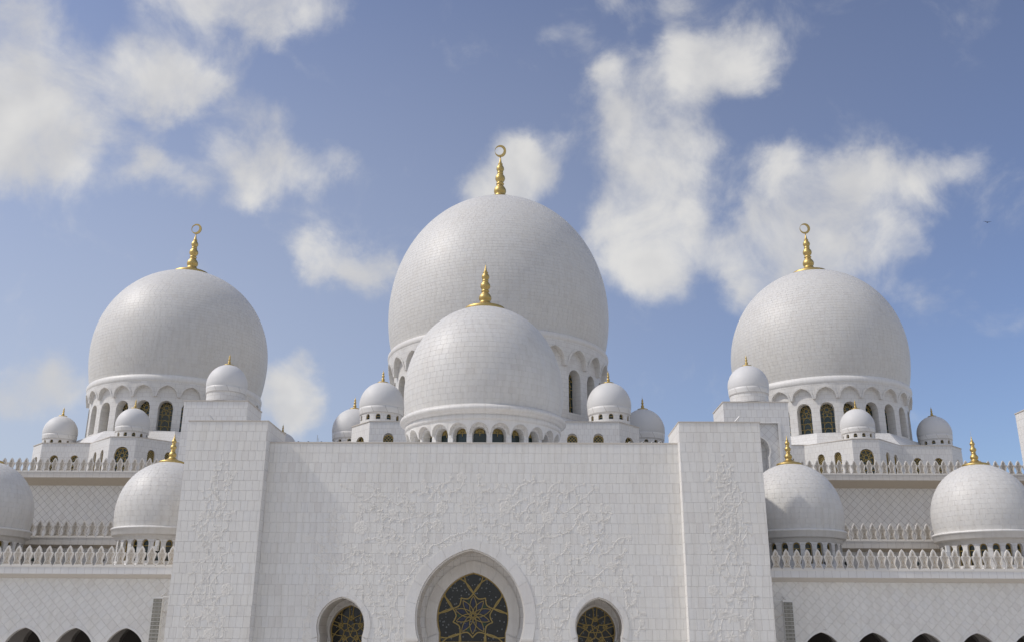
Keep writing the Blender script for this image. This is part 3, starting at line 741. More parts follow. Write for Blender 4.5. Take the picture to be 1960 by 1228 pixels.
small_dome(62.6, 134, 35.35, 2.36, 'rightmost small dome, on the outer corner of the right dome base', g)
small_dome(-34.4, 146, 35.1, 2.36, 'small dome barely peeping over the entrance wall beside the left pylon', g)

# ------------------------------------------------------------------ bases of the domes
def coping(parent, poly, z, o=.06, h=.1):
    cx = sum(p[0] for p in poly) / len(poly); cy = sum(p[1] for p in poly) / len(poly)
    mb = MB(); q = [(x + (o if x > cx else -o), y + (o if y > cy else -o)) for x, y in poly]; mb.prism(q, z, z + h, top=True, bottom=True)
    part('coping', mb.mesh('coping', 'coping_stone'), parent)
def base_block(parent, poly, z0, z1, wins, mat='coursed_wall'):
    # wins: edge index -> list of (fraction along the edge, window kind, half width, sill z, spring z)
    mb = MB(); n = len(poly); todo = []
    for i in range(n):
        p, q = poly[i], poly[(i + 1) % n]; mp, L, phi = flat_map(p, q)
        ws = [(fr * L, hw, zs, zsp, 0.) for fr, k, hw, zs, zsp in wins.get(i, [])]
        arcade(mb, mp, 0, L, z0, z1, ws, .35)
        for (fr, k, hw, zs, zsp) in wins.get(i, []): todo.append((k, mp(fr * L, .33, zs), phi + pi / 2))
    mb.face([(x, y, z1 - .002) for x, y in poly])
    w = part('wall', mb.mesh('wall', mat), parent)
    for k, loc, rz in todo: place_window(k, w, loc, rz)
    coping(parent, poly, z1)
def skirt(parent, cx, cy, R0, z0, R1, z1):
    mb = MB(); n = 8
    for i in range(n):
        a, b = 2 * pi * (i + .5) / n, 2 * pi * (i + 1.5) / n; k = cos(pi / n)
        f = lambda r, t, z: (cx + r / k * cos(t), cy + r / k * sin(t), z)
        mb.face([f(R0, a, z0), f(R0, b, z0), f(R1, b, z1), f(R1, a, z1)])
    part('sloping_roof', mb.mesh('sloping_roof', 'coursed_small'), parent)
t = thing('hall_block', 'windowed stone base under the largest dome, chamfered corners, behind the front dome', 'building', (0, 117.5, 24.3), 'windowed bases of the great domes')
m3 = lambda L: [(f, 'base_m', .66, 28.6, 31.25) for f in L]
base_block(t, [(-15.85, 117.5), (15.85, 117.5), (18.75, 121.0), (18.75, 160), (-18.75, 160), (-18.75, 121.0)], 24.3, 33.35,
           {0: m3([(15.85 + x) / 31.7 for x in (-13.4, -10.0, -6.6, -3.2, 3.2, 6.6, 9.9, 13.2)]), 1: [(.5, 'base_xl', 1.15, 28.4, 30.6)], 5: [(.5, 'base_xl', 1.15, 28.4, 30.6)]})
base_block(t, [(-25.3, 134), (-18.8, 132), (-18.8, 158), (-25.3, 158)], 24.3, 33.7, {}); base_block(t, [(18.8, 132), (25.3, 134), (25.3, 158), (18.8, 158)], 24.3, 33.7, {})
skirt(t, -.28, 140, 18.6, 33.36, 15.9, 36.0)
for s in (-1, 1):
    t = thing('hall_block', 'windowed stone base with a projecting bay, under the %s great dome' % ('left' if s < 0 else 'right'), 'building', (s * 49, 121.5, 24.3), 'windowed bases of the great domes')
    ax = -48.9 if s < 0 else 48.1
    bay = [(ax - 1.73, 121.5), (ax + 1.73, 121.5), (ax + 6.5, 126.25), (ax + 6.5, 128), (ax - 6.5, 128), (ax - 6.5, 126.25)]
    sw = [(f, 'base_s', .5, 27.4, 30.15) for f in (.33, .68)]
    base_block(t, bay, 24.3, 32.05, {0: [(.5, 'base_l', .95, 27.4, 29.85)], 1: sw, 5: sw})
    o = ax + s * 0; body = [(o - 13.2, 126.4), (o + 13.2, 126.4), (o + 15.6, 128.8), (o + 15.6, 154), (o - 15.6, 154), (o - 15.6, 128.8)]
    ff = [(26.4 / 2 + d) / 26.4 for d in (-11.3, -8.5, 8.5, 11.3)]
    base_block(t, body, 24.3, 32.15, {0: [(f, 'base_m', .62, 27.4, 29.9) for f in ff], 1: [(.5, 'base_m', .6, 27.4, 29.9)], 5: [(.5, 'base_m', .6, 27.4, 29.9)]})
    skirt(t, (-49.65 if s < 0 else 48.95), 140, 13.6, 32.16, 11.9, 34.2)

# ------------------------------------------------------------------ parapet merlons
OUT = [(.375, 0), (.36, .05), (.30, .11), (.285, .19), (.245, .27), (.215, .36), (.235, .50), (.29, .66), (.345, .80), (.36, .90), (.335, .985), (.27, 1.03), (.205, 1.035), (.215, 1.10), (.19, 1.21), (.12, 1.35), (.0, 1.50)]
def merlon_meshes():
    out = [(-x, z) for x, z in OUT] + [(x, z) for x, z in reversed(OUT[:-1])]
    ins = lambda kx, z0, kz: [(x * kx, z0 + z * kz) for x, z in out]
    i1 = ins(.74, .09, .84); i2 = ins(.70, .10, .82)
    mb = MB(); n = len(out); d = .15
    for i in range(n):
        j = (i + 1) % n; a, b, p, q, r, t2 = out[i], out[j], i1[i], i1[j], i2[i], i2[j]
        mb.face([(a[0], 0, a[1]), (p[0], 0, p[1]), (q[0], 0, q[1]), (b[0], 0, b[1])][::-1])
        mb.face([(p[0], 0, p[1]), (r[0], .045, r[1]), (t2[0], .045, t2[1]), (q[0], 0, q[1])][::-1])
        mb.face([(a[0], 0, a[1]), (b[0], 0, b[1]), (b[0], d, b[1]), (a[0], d, a[1])][::-1])
    poly_fill(mb, [out], lambda x, z: (x, d, z))
    k0 = len(mb.f); poly_fill(mb, [i2], lambda x, z: (x, .045, z))
    for k in range(k0, len(mb.f)): mb.mi[k] = 1
    body = mb.mesh('merlon', ['merlon_stone', 'merlon_panel'])
    c = MB()
    def blob(x, z, rx, rz, k=6, rot=0.):
        pts = [(x + rx * cos(rot + 2 * pi * i / k), z + rz * sin(rot + 2 * pi * i / k)) for i in range(k)]
        for i in range(k): c.face([(pts[i][0], .043, pts[i][1]), (pts[(i + 1) % k][0], .043, pts[(i + 1) % k][1]), (x, .012, z)])
    for i in range(6):
        a = pi / 6 + 2 * pi * i / 6; blob(.085 * cos(a), .80 + .085 * sin(a), .032, .032, 5)
    blob(0, 1.10, .028, .09); blob(0, .55, .055, .13); blob(-.10, .20, .07, .03); blob(.10, .20, .07, .03); blob(0, .30, .03, .06); blob(0, .17, .03, .03)
    blob(-.14, .92, .025, .03); blob(.14, .92, .025, .03); blob(-.08, .42, .02, .05); blob(.08, .42, .02, .05)
    return body, c.mesh('inlay', 'merlon_inlay')
MER = merlon_meshes()
def merlons(parent, x0, x1, Y, z, step=.80):
    n = int(abs(x1 - x0) / step); sg = 1 if x1 > x0 else -1
    for i in range(n):
        o = part('merlon', MER[0], parent, loc=(x0 + sg * step * (i + .5) + random.uniform(-.012, .012), Y + random.uniform(-.008, .008), z)); o.scale = (random.uniform(.98, 1.01), 1, random.uniform(.985, 1.015)); o.rotation_euler.y = random.uniform(-.01, .01); part('inlay', MER[1], o, world=False, kind='stuff')

# ------------------------------------------------------------------ diagonal stone cladding
def diag_tiles(x0, x1, z0, z1, side, zsplit, L1, L2, W, mirror, gap=.015):
    # rows of width W running along a diagonal; above zsplit blocks of length L1 in running bond, below it L2 squares
    tiles = []; k = sqrt(.5); d = (k, -k) if not mirror else (k, k); e = (k, k) if not mirror else (-k, k)
    cx, cz = x0, zsplit; R = (x1 - x0) + (z1 - z0) + 3
    def gen(L, stag, zlo, zhi, key):
        na = int(R / W) + 2; nb = int(R / L) + 2
        for i in range(-na, na):
            for j in range(-nb, nb):
                b0 = j * L + (stag * L * (i % 2)); a0 = i * W
                c = [(a0, b0), (a0 + W, b0), (a0 + W, b0 + L), (a0, b0 + L)]
                g_ = gap / 2; c = [(a0 + g_, b0 + g_), (a0 + W - g_, b0 + g_), (a0 + W - g_, b0 + L - g_), (a0 + g_, b0 + L - g_)]
                P = [(cx + a * e[0] + b * d[0], cz + a * e[1] + b * d[1]) for a, b in c]
                xs = [p[0] for p in P]; zs = [p[1] for p in P]
                if max(xs) < x0 or min(xs) > x1 or max(zs) < zlo or min(zs) > zhi: continue
                full = min(xs) >= x0 and max(xs) <= x1 and min(zs) >= zlo and max(zs) <= zhi
                if not full:
                    for pp, nn in (((x0, 0), (1, 0)), ((x1, 0), (-1, 0)), ((0, zlo), (0, 1)), ((0, zhi), (0, -1))):
                        P = clip_half(P, pp, nn)
                        if len(P) < 3: break
                    if len(P) < 3 or poly_area(P) < .006: continue
                tiles.append((P, key if full else None))
    if zsplit < z1 - .05: gen(L1, .5, zsplit, z1, 'a')
    if zsplit > z0 + .05: gen(L2, 0., z0, zsplit, 'b')
    return tiles

# ------------------------------------------------------------------ arcade wings
for s in (-1, 1):
    side = 'left' if s < 0 else 'right'
    X = lambda a: s * a
    def span(a, b): return (min(s * a, s * b), max(s * a, s * b))
    IN, FAR = 21.9, 66.
    t = thing('arcade_wing', 'low marble arcade with pointed arches and a toothed parapet, %s of the entrance' % side, 'building', (s * 40, 74.8, 0), 'arcade wings')
    cs = sorted([s * (26.3 + 3.87 * k) for k in range(10)]); x0, x1 = span(IN, FAR); hw, zsp = 1.6, 6.13; c = arch_c(1.6, 2.0)
    mb = MB(); arcade(mb, lambda u, d, z: (u, 74.8 + d, z), x0, x1, 0, 11.75, [(u, hw, 0, zsp, c) for u in cs], .35, n=20, sill=False)
    part('wall', mb.mesh('wall', 'joint'), t)
    tl = diag_tiles(*span(IN, FAR), 7.0 - 3.9, 11.76, side, 8.75, .44, .62, .62, s > 0)
    ops = [contour(u, zsp, hw + .11, 2.0 + .14, -1, 0., 16) for u in cs]; res = []
    for P, key in tl:
        cxm = sum(p[0] for p in P) / len(P); keep = P
        for u, op in zip(cs, ops):
            if abs(u - cxm) < 3 and keep is not None and min(p[1] for p in keep) < 9:
                k2 = clip_open(keep, op)
                if k2 is not keep: key = None
                keep = k2
        if keep is not None: res.append((keep, key))
    lay_tiles(t, res, 74.8, .02, 'marble_tile', 'cladding_block')
    mb = MB(); a, b = span(47., FAR); mb.face([(a, 74.775, 0), (b, 74.775, 0), (b, 74.775, 11.76), (a, 74.775, 11.76)]) if False else None
    for u in cs:
        if abs(u) > 64: continue
        i_ = contour(u, zsp, hw, 2.0, 0, 0., 16); o_ = contour(u, zsp, hw + .16, 2.2, 0, 0., 16); mb = MB()
        for k in range(len(i_) - 1):
            A, B, C_, D = i_[k], i_[k + 1], o_[k + 1], o_[k]
            mb.face([(D[0], 74.74, D[1]), (C_[0], 74.74, C_[1]), (B[0], 74.74, B[1]), (A[0], 74.74, A[1])][::-1]); mb.face([(A[0], 74.74, A[1]), (B[0], 74.74, B[1]), (B[0], 75.0, B[1]), (A[0], 75.0, A[1])]); mb.face([(D[0], 74.74, D[1]), (C_[0], 74.74, C_[1]), (C_[0], 74.8, C_[1]), (D[0], 74.8, D[1])])
        part('arch_surround', mb.mesh('arch_surround', 'marble_plain'), t)
    # gallery behind the arches
    mb = MB(); mb.face([(x0, 75.5, 9.3), (x1, 75.5, 9.3), (x1, 84, 9.3), (x0, 84, 9.3)]); mb.face([(x0, 84, 0), (x1, 84, 0), (x1, 84, 9.3), (x0, 84, 9.3)])
    for xx in (x0, x1): mb.face([(xx, 75.5, 0), (xx, 84, 0), (xx, 84, 9.3), (xx, 75.5, 9.3)])
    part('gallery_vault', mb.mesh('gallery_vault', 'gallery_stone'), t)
    mb = MB(); arcade(mb, lambda u, d, z: (u, 79.2 + d, z), x0, x1, 0, 9.25, [(u + s * .9, 1.5, 0, 6.5, arch_c(1.5, 1.9)) for u in cs], .6, n=14, sill=False); part('inner_arcade', mb.mesh('inner_arcade', 'gallery_arch_shade'), t)
    mb = MB()
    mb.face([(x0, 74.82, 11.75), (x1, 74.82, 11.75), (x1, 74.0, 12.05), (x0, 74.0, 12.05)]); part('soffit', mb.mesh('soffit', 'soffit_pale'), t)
    mb = MB(); mb.face([(x0, 74.0, 12.05), (x1, 74.0, 12.05), (x1, 74.0, 12.55), (x0, 74.0, 12.55)]); part('fascia', mb.mesh('fascia', 'coursed_fascia'), t)
    mb = MB(); mb.face([(x0, 74.0, 12.55), (x1, 74.0, 12.55), (x1, 87, 12.55), (x0, 87, 12.55)]); part('roof', mb.mesh('roof', 'roof_membrane'), t)
    mb = MB(); mb.box(x0, x1, 73.97, 74.3, 12.552, 12.66); part('parapet_rail', mb.mesh('parapet_rail', 'merlon_stone'), t)
    merlons(t, s * 21.95, s * (44.5), 74.02, 12.662)
    # second terrace
    t = thing('terrace_block', 'set-back terrace storey with its own toothed parapet, behind the %s arcade roof' % side, 'building', (s * 40, 86.3, 12.5), 'terrace storeys')
    x0, x1 = span(21.1, FAR)
    mb = MB(); mb.face([(x0, 86.3, 12.5), (x1, 86.3, 12.5), (x1, 86.3, 14.95), (x0, 86.3, 14.95)]); part('wall', mb.mesh('wall', 'lattice_far'), t)
    mb = MB(); mb.face([(x0, 86.32, 14.94), (x1, 86.32, 14.94), (x1, 85.5, 15.2), (x0, 85.5, 15.2)]); part('soffit', mb.mesh('soffit', 'soffit_shade_stone'), t)
    mb = MB(); mb.face([(x0, 85.5, 15.2), (x1, 85.5, 15.2), (x1, 85.5, 15.78), (x0, 85.5, 15.78)]); part('fascia', mb.mesh('fascia', 'bounce_tint_fascia'), t)
    mb = MB(); mb.face([(x0, 85.5, 15.78), (x1, 85.5, 15.78), (x1, 104, 15.78), (x0, 104, 15.78)]); part('roof', mb.mesh('roof', 'roof_membrane'), t)
    mb = MB(); mb.box(x0, x1, 85.47, 85.8, 15.782, 15.88); part('parapet_rail', mb.mesh('parapet_rail', 'merlon_stone'), t)
    merlons(t, s * 29.7, s * 51.5, 85.52, 15.882)
    # prayer hall wall
    t = thing('prayer_hall', 'tall shaded hall wall with diamond cladding and deep cornice, %s side' % side, 'building', (s * 45, 103.5, 15.8), 'prayer hall walls')
    x0, x1 = span(20., 78.)
    mb = MB(); mb.face([(x0, 103.5, 15.0), (x1, 103.5, 15.0), (x1, 103.5, 23.1), (x0, 103.5, 23.1)]); part('wall', mb.mesh('wall', 'joint_dark'), t)
    lay_tiles(t, diag_tiles(*span(27., 61.), 15.8, 23.05, side, 23.1, .62, .615, .615, False, .028), 103.5, .012, 'marble_hall', 'cladding_block')
    mb = MB(); mb.face([(x0, 103.52, 23.06), (x1, 103.52, 23.06), (x1, 102.0, 23.74), (x0, 102.0, 23.74)]); part('soffit', mb.mesh('soffit', 'soffit_shade_stone'), t)
    mb = MB(); mb.face([(x0, 102.0, 23.74), (x1, 102.0, 23.74), (x1, 102.0, 24.3), (x0, 102.0, 24.3)]); part('fascia', mb.mesh('fascia', 'bounce_tint_fascia'), t)
    mb = MB(); mb.face([(x0, 102.0, 24.3), (x1, 102.0, 24.3), (x1, 165, 24.3), (x0, 165, 24.3)]); part('roof', mb.mesh('roof', 'roof_membrane'), t)
    mb = MB(); mb.box(x0, x1, 101.97, 102.3, 24.302, 24.4); part('parapet_rail', mb.mesh('parapet_rail', 'merlon_stone'), t)
    merlons(t, s * 29.6, s * 61.5, 102.02, 24.402)
    # square block with the niche
    for (a0, a1, lab) in ((23.3, 29.6, 'square marble block rising behind the %s entrance pylon' % side), (54.05, 60.3, 'white block whose corner just shows at the %s picture edge' % side)):
        if a0 > 50 and s < 0: continue
        t = thing('tower_block', lab, 'building', (s * (a0 + a1) / 2, 90, 12), 'square tower blocks')
        xa, xb = span(a0, a1); cx = (xa + xb) / 2; mb = MB(); z1 = 29.4
        fx0, fx1, fz1 = cx - 2.15, cx + 2.15, 27.4
        W = lambda x, z: (x, 90.0, z)
        for q in ([(xa, 12), (fx0, 12), (fx0, z1), (xa, z1)], [(fx1, 12), (xb, 12), (xb, z1), (fx1, z1)], [(fx0, fz1), (fx1, fz1), (fx1, z1), (fx0, z1)]): mb.face([W(*p) for p in q])
        for (p, q) in (((fx0, 12), (fx0, fz1)), ((fx0, fz1), (fx1, fz1)), ((fx1, fz1), (fx1, 12))): mb.face([(p[0], 90, p[1]), (q[0], 90, q[1]), (q[0], 90.22, q[1]), (p[0], 90.22, p[1])])
        mb.face([(xa, 95, 12), (xa, 90, 12), (xa, 90, z1), (xa, 95, z1)]); mb.face([(xb, 90, 12), (xb, 95, 12), (xb, 95, z1), (xb, 90, z1)]); mb.face([(xb, 95, 12), (xa, 95, 12), (xa, 95, z1), (xb, 95, z1)])
        mb.face([(xa, 90, z1), (xb, 90, z1), (xb, 95, z1), (xa, 95, z1)])
        part('wall', mb.mesh('wall', 'coursed_wall'), t); coping(t, [(xa, 90), (xb, 90), (xb, 95), (xa, 95)], z1 + .002)
        ct = contour(cx, 24.75, 1.12, 1.3, 12.0, 28., 12); mb = MB()
        poly_fill(mb, [[(fx0, 12), ] + ct + [(fx1, 12), (fx1, fz1), (fx0, fz1)]], lambda x, z: (x, 90.22, z)); part('niche_panel', mb.mesh('niche_panel', 'lattice_far'), t)
        mb = MB()
        for k in range(len(ct) - 1): mb.face([(ct[k][0], 90.22, ct[k][1]), (ct[k + 1][0], 90.22, ct[k + 1][1]), (ct[k + 1][0], 91.6, ct[k + 1][1]), (ct[k][0], 91.6, ct[k][1])])
        mb.face([(fx0, 91.6, 12), (fx1, 91.6, 12), (fx1, 91.6, 27), (fx0, 91.6, 27)]); part('niche', mb.mesh('niche', 'coursed_wall'), t)
        mb = MB(); ribbon(mb, contour(cx, 24.75, 1.18, 1.38, 12.0, 28., 12), .12, 90.16, 90.22); ribbon(mb, [(fx0 + .02, 12), (fx0 + .02, fz1 - .02), (fx1 - .02, fz1 - .02), (fx1 - .02, 12)], .26, 89.96, 90.0); part('niche_moulding', mb.mesh('niche_moulding', 'marble_plain'), t)

# ------------------------------------------------------------------ entrance portal
PY = 72.0; ZT = 21.82; XW = 15.77
portal = thing('entrance_wall', 'tall tiled marble entrance wall with three arched windows and carved vines', 'building', (0, PY, 0))
ARCH = [(0., 9.02, 4.02, 4.88, 4.81, 5.60), (-9.43, 8.35, 1.77, 2.06, 2.16, 2.46), (9.43, 8.40, 1.77, 2.06, 2.16, 2.46)]
inner = [contour(cx, zc, hw, ri, 0.0, 20., 18) for cx, zc, hw, ri, _, _ in ARCH]; outer = [contour(cx, zc, ow, orr, 0.0, 20., 18) for cx, zc, _, _, ow, orr in ARCH]
mid = [contour(cx, zc, (hw + ow) / 2, (ri + orr) / 2, -1.0, 20., 18) for cx, zc, hw, ri, ow, orr in ARCH]
mb = MB(); lp = [(-XW, 0)] + inner[1] + inner[0] + inner[2] + [(XW, 0), (XW, ZT), (-XW, ZT)]
poly_fill(mb, [lp], lambda x, z: (x, PY, z)); part('wall', mb.mesh('wall', 'joint'), portal)
mb = MB(); mb.box(-XW, XW, PY - .06, 76.4, ZT, ZT + .1); part('coping', mb.mesh('coping', 'coping_stone'), portal)
RH = .755; TWD = .505; tl = []; gp = .0075
r = 0; z = ZT - .002
while z > .2:
    zl = max(z - RH, 0); x = -XW - random.random() * TWD
    while x < XW:
        w = TWD; a, b = max(x, -XW), min(x + w, XW)
        if b - a > .05:
            P = [(a + gp / 2, zl + gp / 2), (b - gp / 2, zl + gp / 2), (b - gp / 2, z - gp / 2), (a + gp / 2, z - gp / 2)]; key = 't' if (b - a > TWD - 1e-6 and zl > 0) else None
            for (cx, zc, hw, ri, ow, orr), op in zip(ARCH, mid):
                if P is not None and abs((a + b) / 2 - cx) < ow + 1 and zl < zc + orr + .3:
                    P2 = clip_open(P, op)
                    if P2 is not P: key = None
                    P = P2
            if P is not None: tl.append((P, key))
        x += w
    z -= RH
lay_tiles(portal, tl, PY, .02, 'marble_tile', 'tile')
def ring_blocks(parent, ci, co, Yf, Yb, nb, zmin, mat='marble_plain', name='voussoir'):
    n = len(ci); idx = [1 + (n - 3) * k / nb for k in range(nb + 1)]
    def at(c, u):
        i = min(int(u), n - 2); f = u - i; return (c[i][0] + (c[i + 1][0] - c[i][0]) * f, c[i][1] + (c[i + 1][1] - c[i][1]) * f)
    segs = [(idx[k], idx[k + 1]) for k in range(nb)] + [(0., 1.), (n - 2., n - 1.)]
    for a, b in segs:
        g_ = .012; us = [a + g_] + [u for u in range(int(a) + 1, int(b) + 1) if a + .05 < u < b - .05] + [b - g_]
        mb = MB(); I = [at(ci, u) for u in us]; O = [at(co, u) for u in us]; e = .02
        for k in range(len(us) - 1):
            A, B, C_, D = I[k], I[k + 1], O[k + 1], O[k]
            mb.face([(A[0], Yf, A[1]), (D[0], Yf, D[1]), (C_[0], Yf, C_[1]), (B[0], Yf, B[1])]); mb.face([(D[0], Yf, D[1]), (D[0], Yb, D[1]), (C_[0], Yb, C_[1]), (C_[0], Yf, C_[1])]); mb.face([(B[0], Yf, B[1]), (B[0], Yb, B[1]), (A[0], Yb, A[1]), (A[0], Yf, A[1])])
        for k in (0, -1): mb.face([(I[k][0], Yf, I[k][1]), (O[k][0], Yf, O[k][1]), (O[k][0], Yb, O[k][1]), (I[k][0], Yb, I[k][1])])
        part(name, mb.mesh(name, mat), parent)
for i, (cx, zc, hw, ri, ow, orr) in enumerate(ARCH):
    ci, co = inner[i], outer[i]
    ring_blocks(portal, ci, co, PY - .07, PY + .05, 13 if i == 0 else 11, 7)
    # thin rebate, deep jamb, back wall with its own ring, reveal
    c2 = contour(cx, zc, hw + .0, ri + .0, 0, 20., 18)
    mb = MB(); depth = 75.6
    for k in range(len(ci) - 1):
        A, B = ci[k], ci[k + 1]; l0 = k * .5
        mb.face([(A[0], PY, A[1]), (B[0], PY, B[1]), (B[0], depth, B[1]), (A[0], depth, A[1])][::-1])
    part('jamb', mb.mesh('jamb', 'coursed_jamb_shade'), portal)
    mb = MB(); ribbon(mb, contour(cx, zc, hw - .05, ri - .06, 0, 20., 18), .1, PY + .25, PY + .4); part('jamb_moulding', mb.mesh('jamb_moulding', 'marble_plain'), portal)
    if i == 0: rin = contour(0, 9.08, 2.76, 3.31, 0, 20., 18); rout = contour(0, 9.08, 3.60, 4.20, 0, 20., 18); wc = (2.72, 3.25)
    else: rin = contour(cx, 8.08, 1.50, 1.83, 0, 20., 18); rout = contour(cx, 8.08, 1.64, 2.0, 0, 20., 18); wc = (1.48, 1.80)
    mb = MB(); e = hw + 1.2; poly_fill(mb, [[(cx - e, 0)] + rin + [(cx + e, 0), (cx + e, zc + ri + 1), (cx - e, zc + ri + 1)]], lambda x, z: (x, 75.6, z)); part('recess_wall', mb.mesh('recess_wall', 'coursed_wall'), portal)
    ring_blocks(portal, rin, rout, 75.5, 75.62, 11 if i == 0 else 7, 6)
    mb = MB()
    for k in range(len(rin) - 1): A, B = rin[k], rin[k + 1]; mb.face([(A[0], 75.6, A[1]), (B[0], 75.6, B[1]), (B[0], 76.3, B[1]), (A[0], 76.3, A[1])][::-1])
    part('reveal', mb.mesh('reveal', 'coursed_jamb_shade'), portal)
    # stained glass window
    op = rin; zc2 = 9.08 if i == 0 else 8.08
    fr = MB(); ribbon(fr, op, .16 if i == 0 else .13, 76.12, 76.3); w = part('window', fr.mesh('window_frame', 'gold_frame'), portal)
    gl = MB(); poly_fill(gl, [op], lambda x, z: (x, 76.24, z)); part('pane', gl.mesh('pane', 'blossom_glass'), w)
    lines = []; C0 = (cx, zc2 + (.12 if i == 0 else .08)); pol = lambda r_, a_: (C0[0] + r_ * cos(a_), C0[1] + r_ * sin(a_))
    if i == 0:
        RP = 1.46; thick = .05
        for k in range(10):
            a_ = pi / 2 + 2 * pi * k / 10; tip = pol(RP if k % 2 == 0 else RP * .93, a_)
            lines += [arc2(pol(.12, a_ + 2.2), tip, .14, 8), arc2(pol(.12, a_ - 2.2), tip, -.14, 8)]
            pet = arc2(pol(.55, a_), tip, .16, 6) + arc2(tip, pol(.55, a_), .16, 6)[1:-1]
            pm = MB(); pm.face([(x, 76.225, z) for x, z in pet][::-1]); part('petal_pane', pm.mesh('petal_pane', 'blue_glass'), w)
        star = []; big = []
        for k in range(5):
            a_ = pi / 2 + 2 * pi * k / 5; nx = a_ + 2 * pi / 10; P0 = pol(1.66, a_); P1 = pol(1.62, nx); P2 = pol(1.66, a_ + 2 * pi / 5); Qa = pol(1.30, a_ + pi / 10); Qb = pol(1.30, a_ + 3 * pi / 10)
            big += [arc2(P0, Qa, .06, 4), arc2(Qa, P1, .06, 4), arc2(P1, Qb, .06, 4), arc2(Qb, P2, .06, 4)]
            gp_ = MB(); gp_.face([(x, 76.228, z) for x, z in (pol(1.10, a_ + pi / 10 - .14), pol(1.30, a_ + pi / 10), pol(1.10, a_ + pi / 10 + .14), pol(.9, a_ + pi / 10))]); part('petal_pane', gp_.mesh('petal_pane', 'green_glass'), w)
            for sg in (1, -1):
                big.append(arc2(P0, pol(3.6, a_ + sg * .62), -.16 * sg, 10)); big.append(arc2(P0, pol(3.4, a_ + sg * .22), .12 * sg, 8))
        la = MB()
        for ln in keep_inside(lines, op): ribbon(la, ln, thick, 76.16, 76.23)
        for ln in keep_inside(big, op): ribbon(la, ln, .085, 76.145, 76.23)
        ribbon(la, [(-2.7, 7.2), (2.7, 7.2)], .16, 76.14, 76.23)
    else:
        la = MB(); big = []
        P5 = [pol(1.02, pi / 2 + 2 * pi * k / 5) for k in range(5)]; Q5 = [pol(.50, pi / 2 + 2 * pi * (k + .5) / 5) for k in range(5)]
        for k in range(5):
            a_ = pi / 2 + 2 * pi * k / 5
            big += [[P5[k], Q5[k]], [P5[k], Q5[k - 1]], [Q5[k], Q5[(k + 2) % 5]], [P5[k], pol(.62, a_)]]
            for sg in (1, -1): big += [arc2(pol(.62, a_), pol(1.95, a_ + sg * .95), -.10 * sg, 9), arc2(Q5[k], pol(1.9, a_ + pi / 5 + sg * .5), .10 * sg, 8)]
        for ln in keep_inside(big, op): ribbon(la, ln, .062, 76.15, 76.23)
    part('tracery', la.mesh('tracery', 'bronze_tracery'), w)
for s in (-1, 1):
    mb = MB(); xa, xb = sorted((s * 3.72, s * 4.62)); mb.box(xa, xb, PY - .25, PY + .3, 7.36, 7.52); mb.box(xa + .06, xb - .06, PY - .19, PY + .3, 7.22, 7.36); mb.box(xa + .12, xb - .12, PY - .12, PY + .3, 0, 7.22)
    part('capital', mb.mesh('capital', 'merlon_stone'), portal)
mb = MB(); mb.box(-21.0, 21.0, 76.45, 97.0, 0, 21.7); part('rear_block', mb.mesh('rear_block', 'coursed_wall'), portal)

# pylons
PYL = {}
for s in (-1, 1):
    side = 'left' if s < 0 else 'right'; xa, xb = sorted((s * 15.77, s * 21.93)); zt = 23.3
    p = thing('entrance_pylon', 'broad tiled marble pylon with carved climbing vine, %s of the entrance wall' % side, 'building', (s * 18.85, 71, 0), 'entrance pylons'); PYL[s] = p
    mb = MB(); mb.box(xa, xb, 71.0, 76.4, 0, zt); part('core', mb.mesh('core', 'coursed_wall'), p)
    mb = MB(); mb.box(xa - .04, xb + .04, 70.93, 76.4, zt, zt + .08); part('coping', mb.mesh('coping', 'coping_stone'), p)
    mb = MB(); mb.face([(xa, 70.995, 0), (xb, 70.995, 0), (xb, 70.995, zt), (xa, 70.995, zt)]); part('joint_bed', mb.mesh('joint_bed', 'joint'), p)
    tl = []; z = zt - .002
    while z > .2:
        zl = max(z - RH, 0); x = xa - random.random() * .5
        while x < xb:
            a, b = max(x, xa + .002), min(x + .515, xb - .002)
            if b - a > .05: tl.append(([(a + gp / 2, zl + gp / 2), (b - gp / 2, zl + gp / 2), (b - gp / 2, z - gp / 2), (a + gp / 2, z - gp / 2)], 't' if b - a > .5149 and zl > 0 else None))
            x += .515
        z -= RH
    lay_tiles(p, tl, 70.993, .02, 'marble_tile', 'tile')

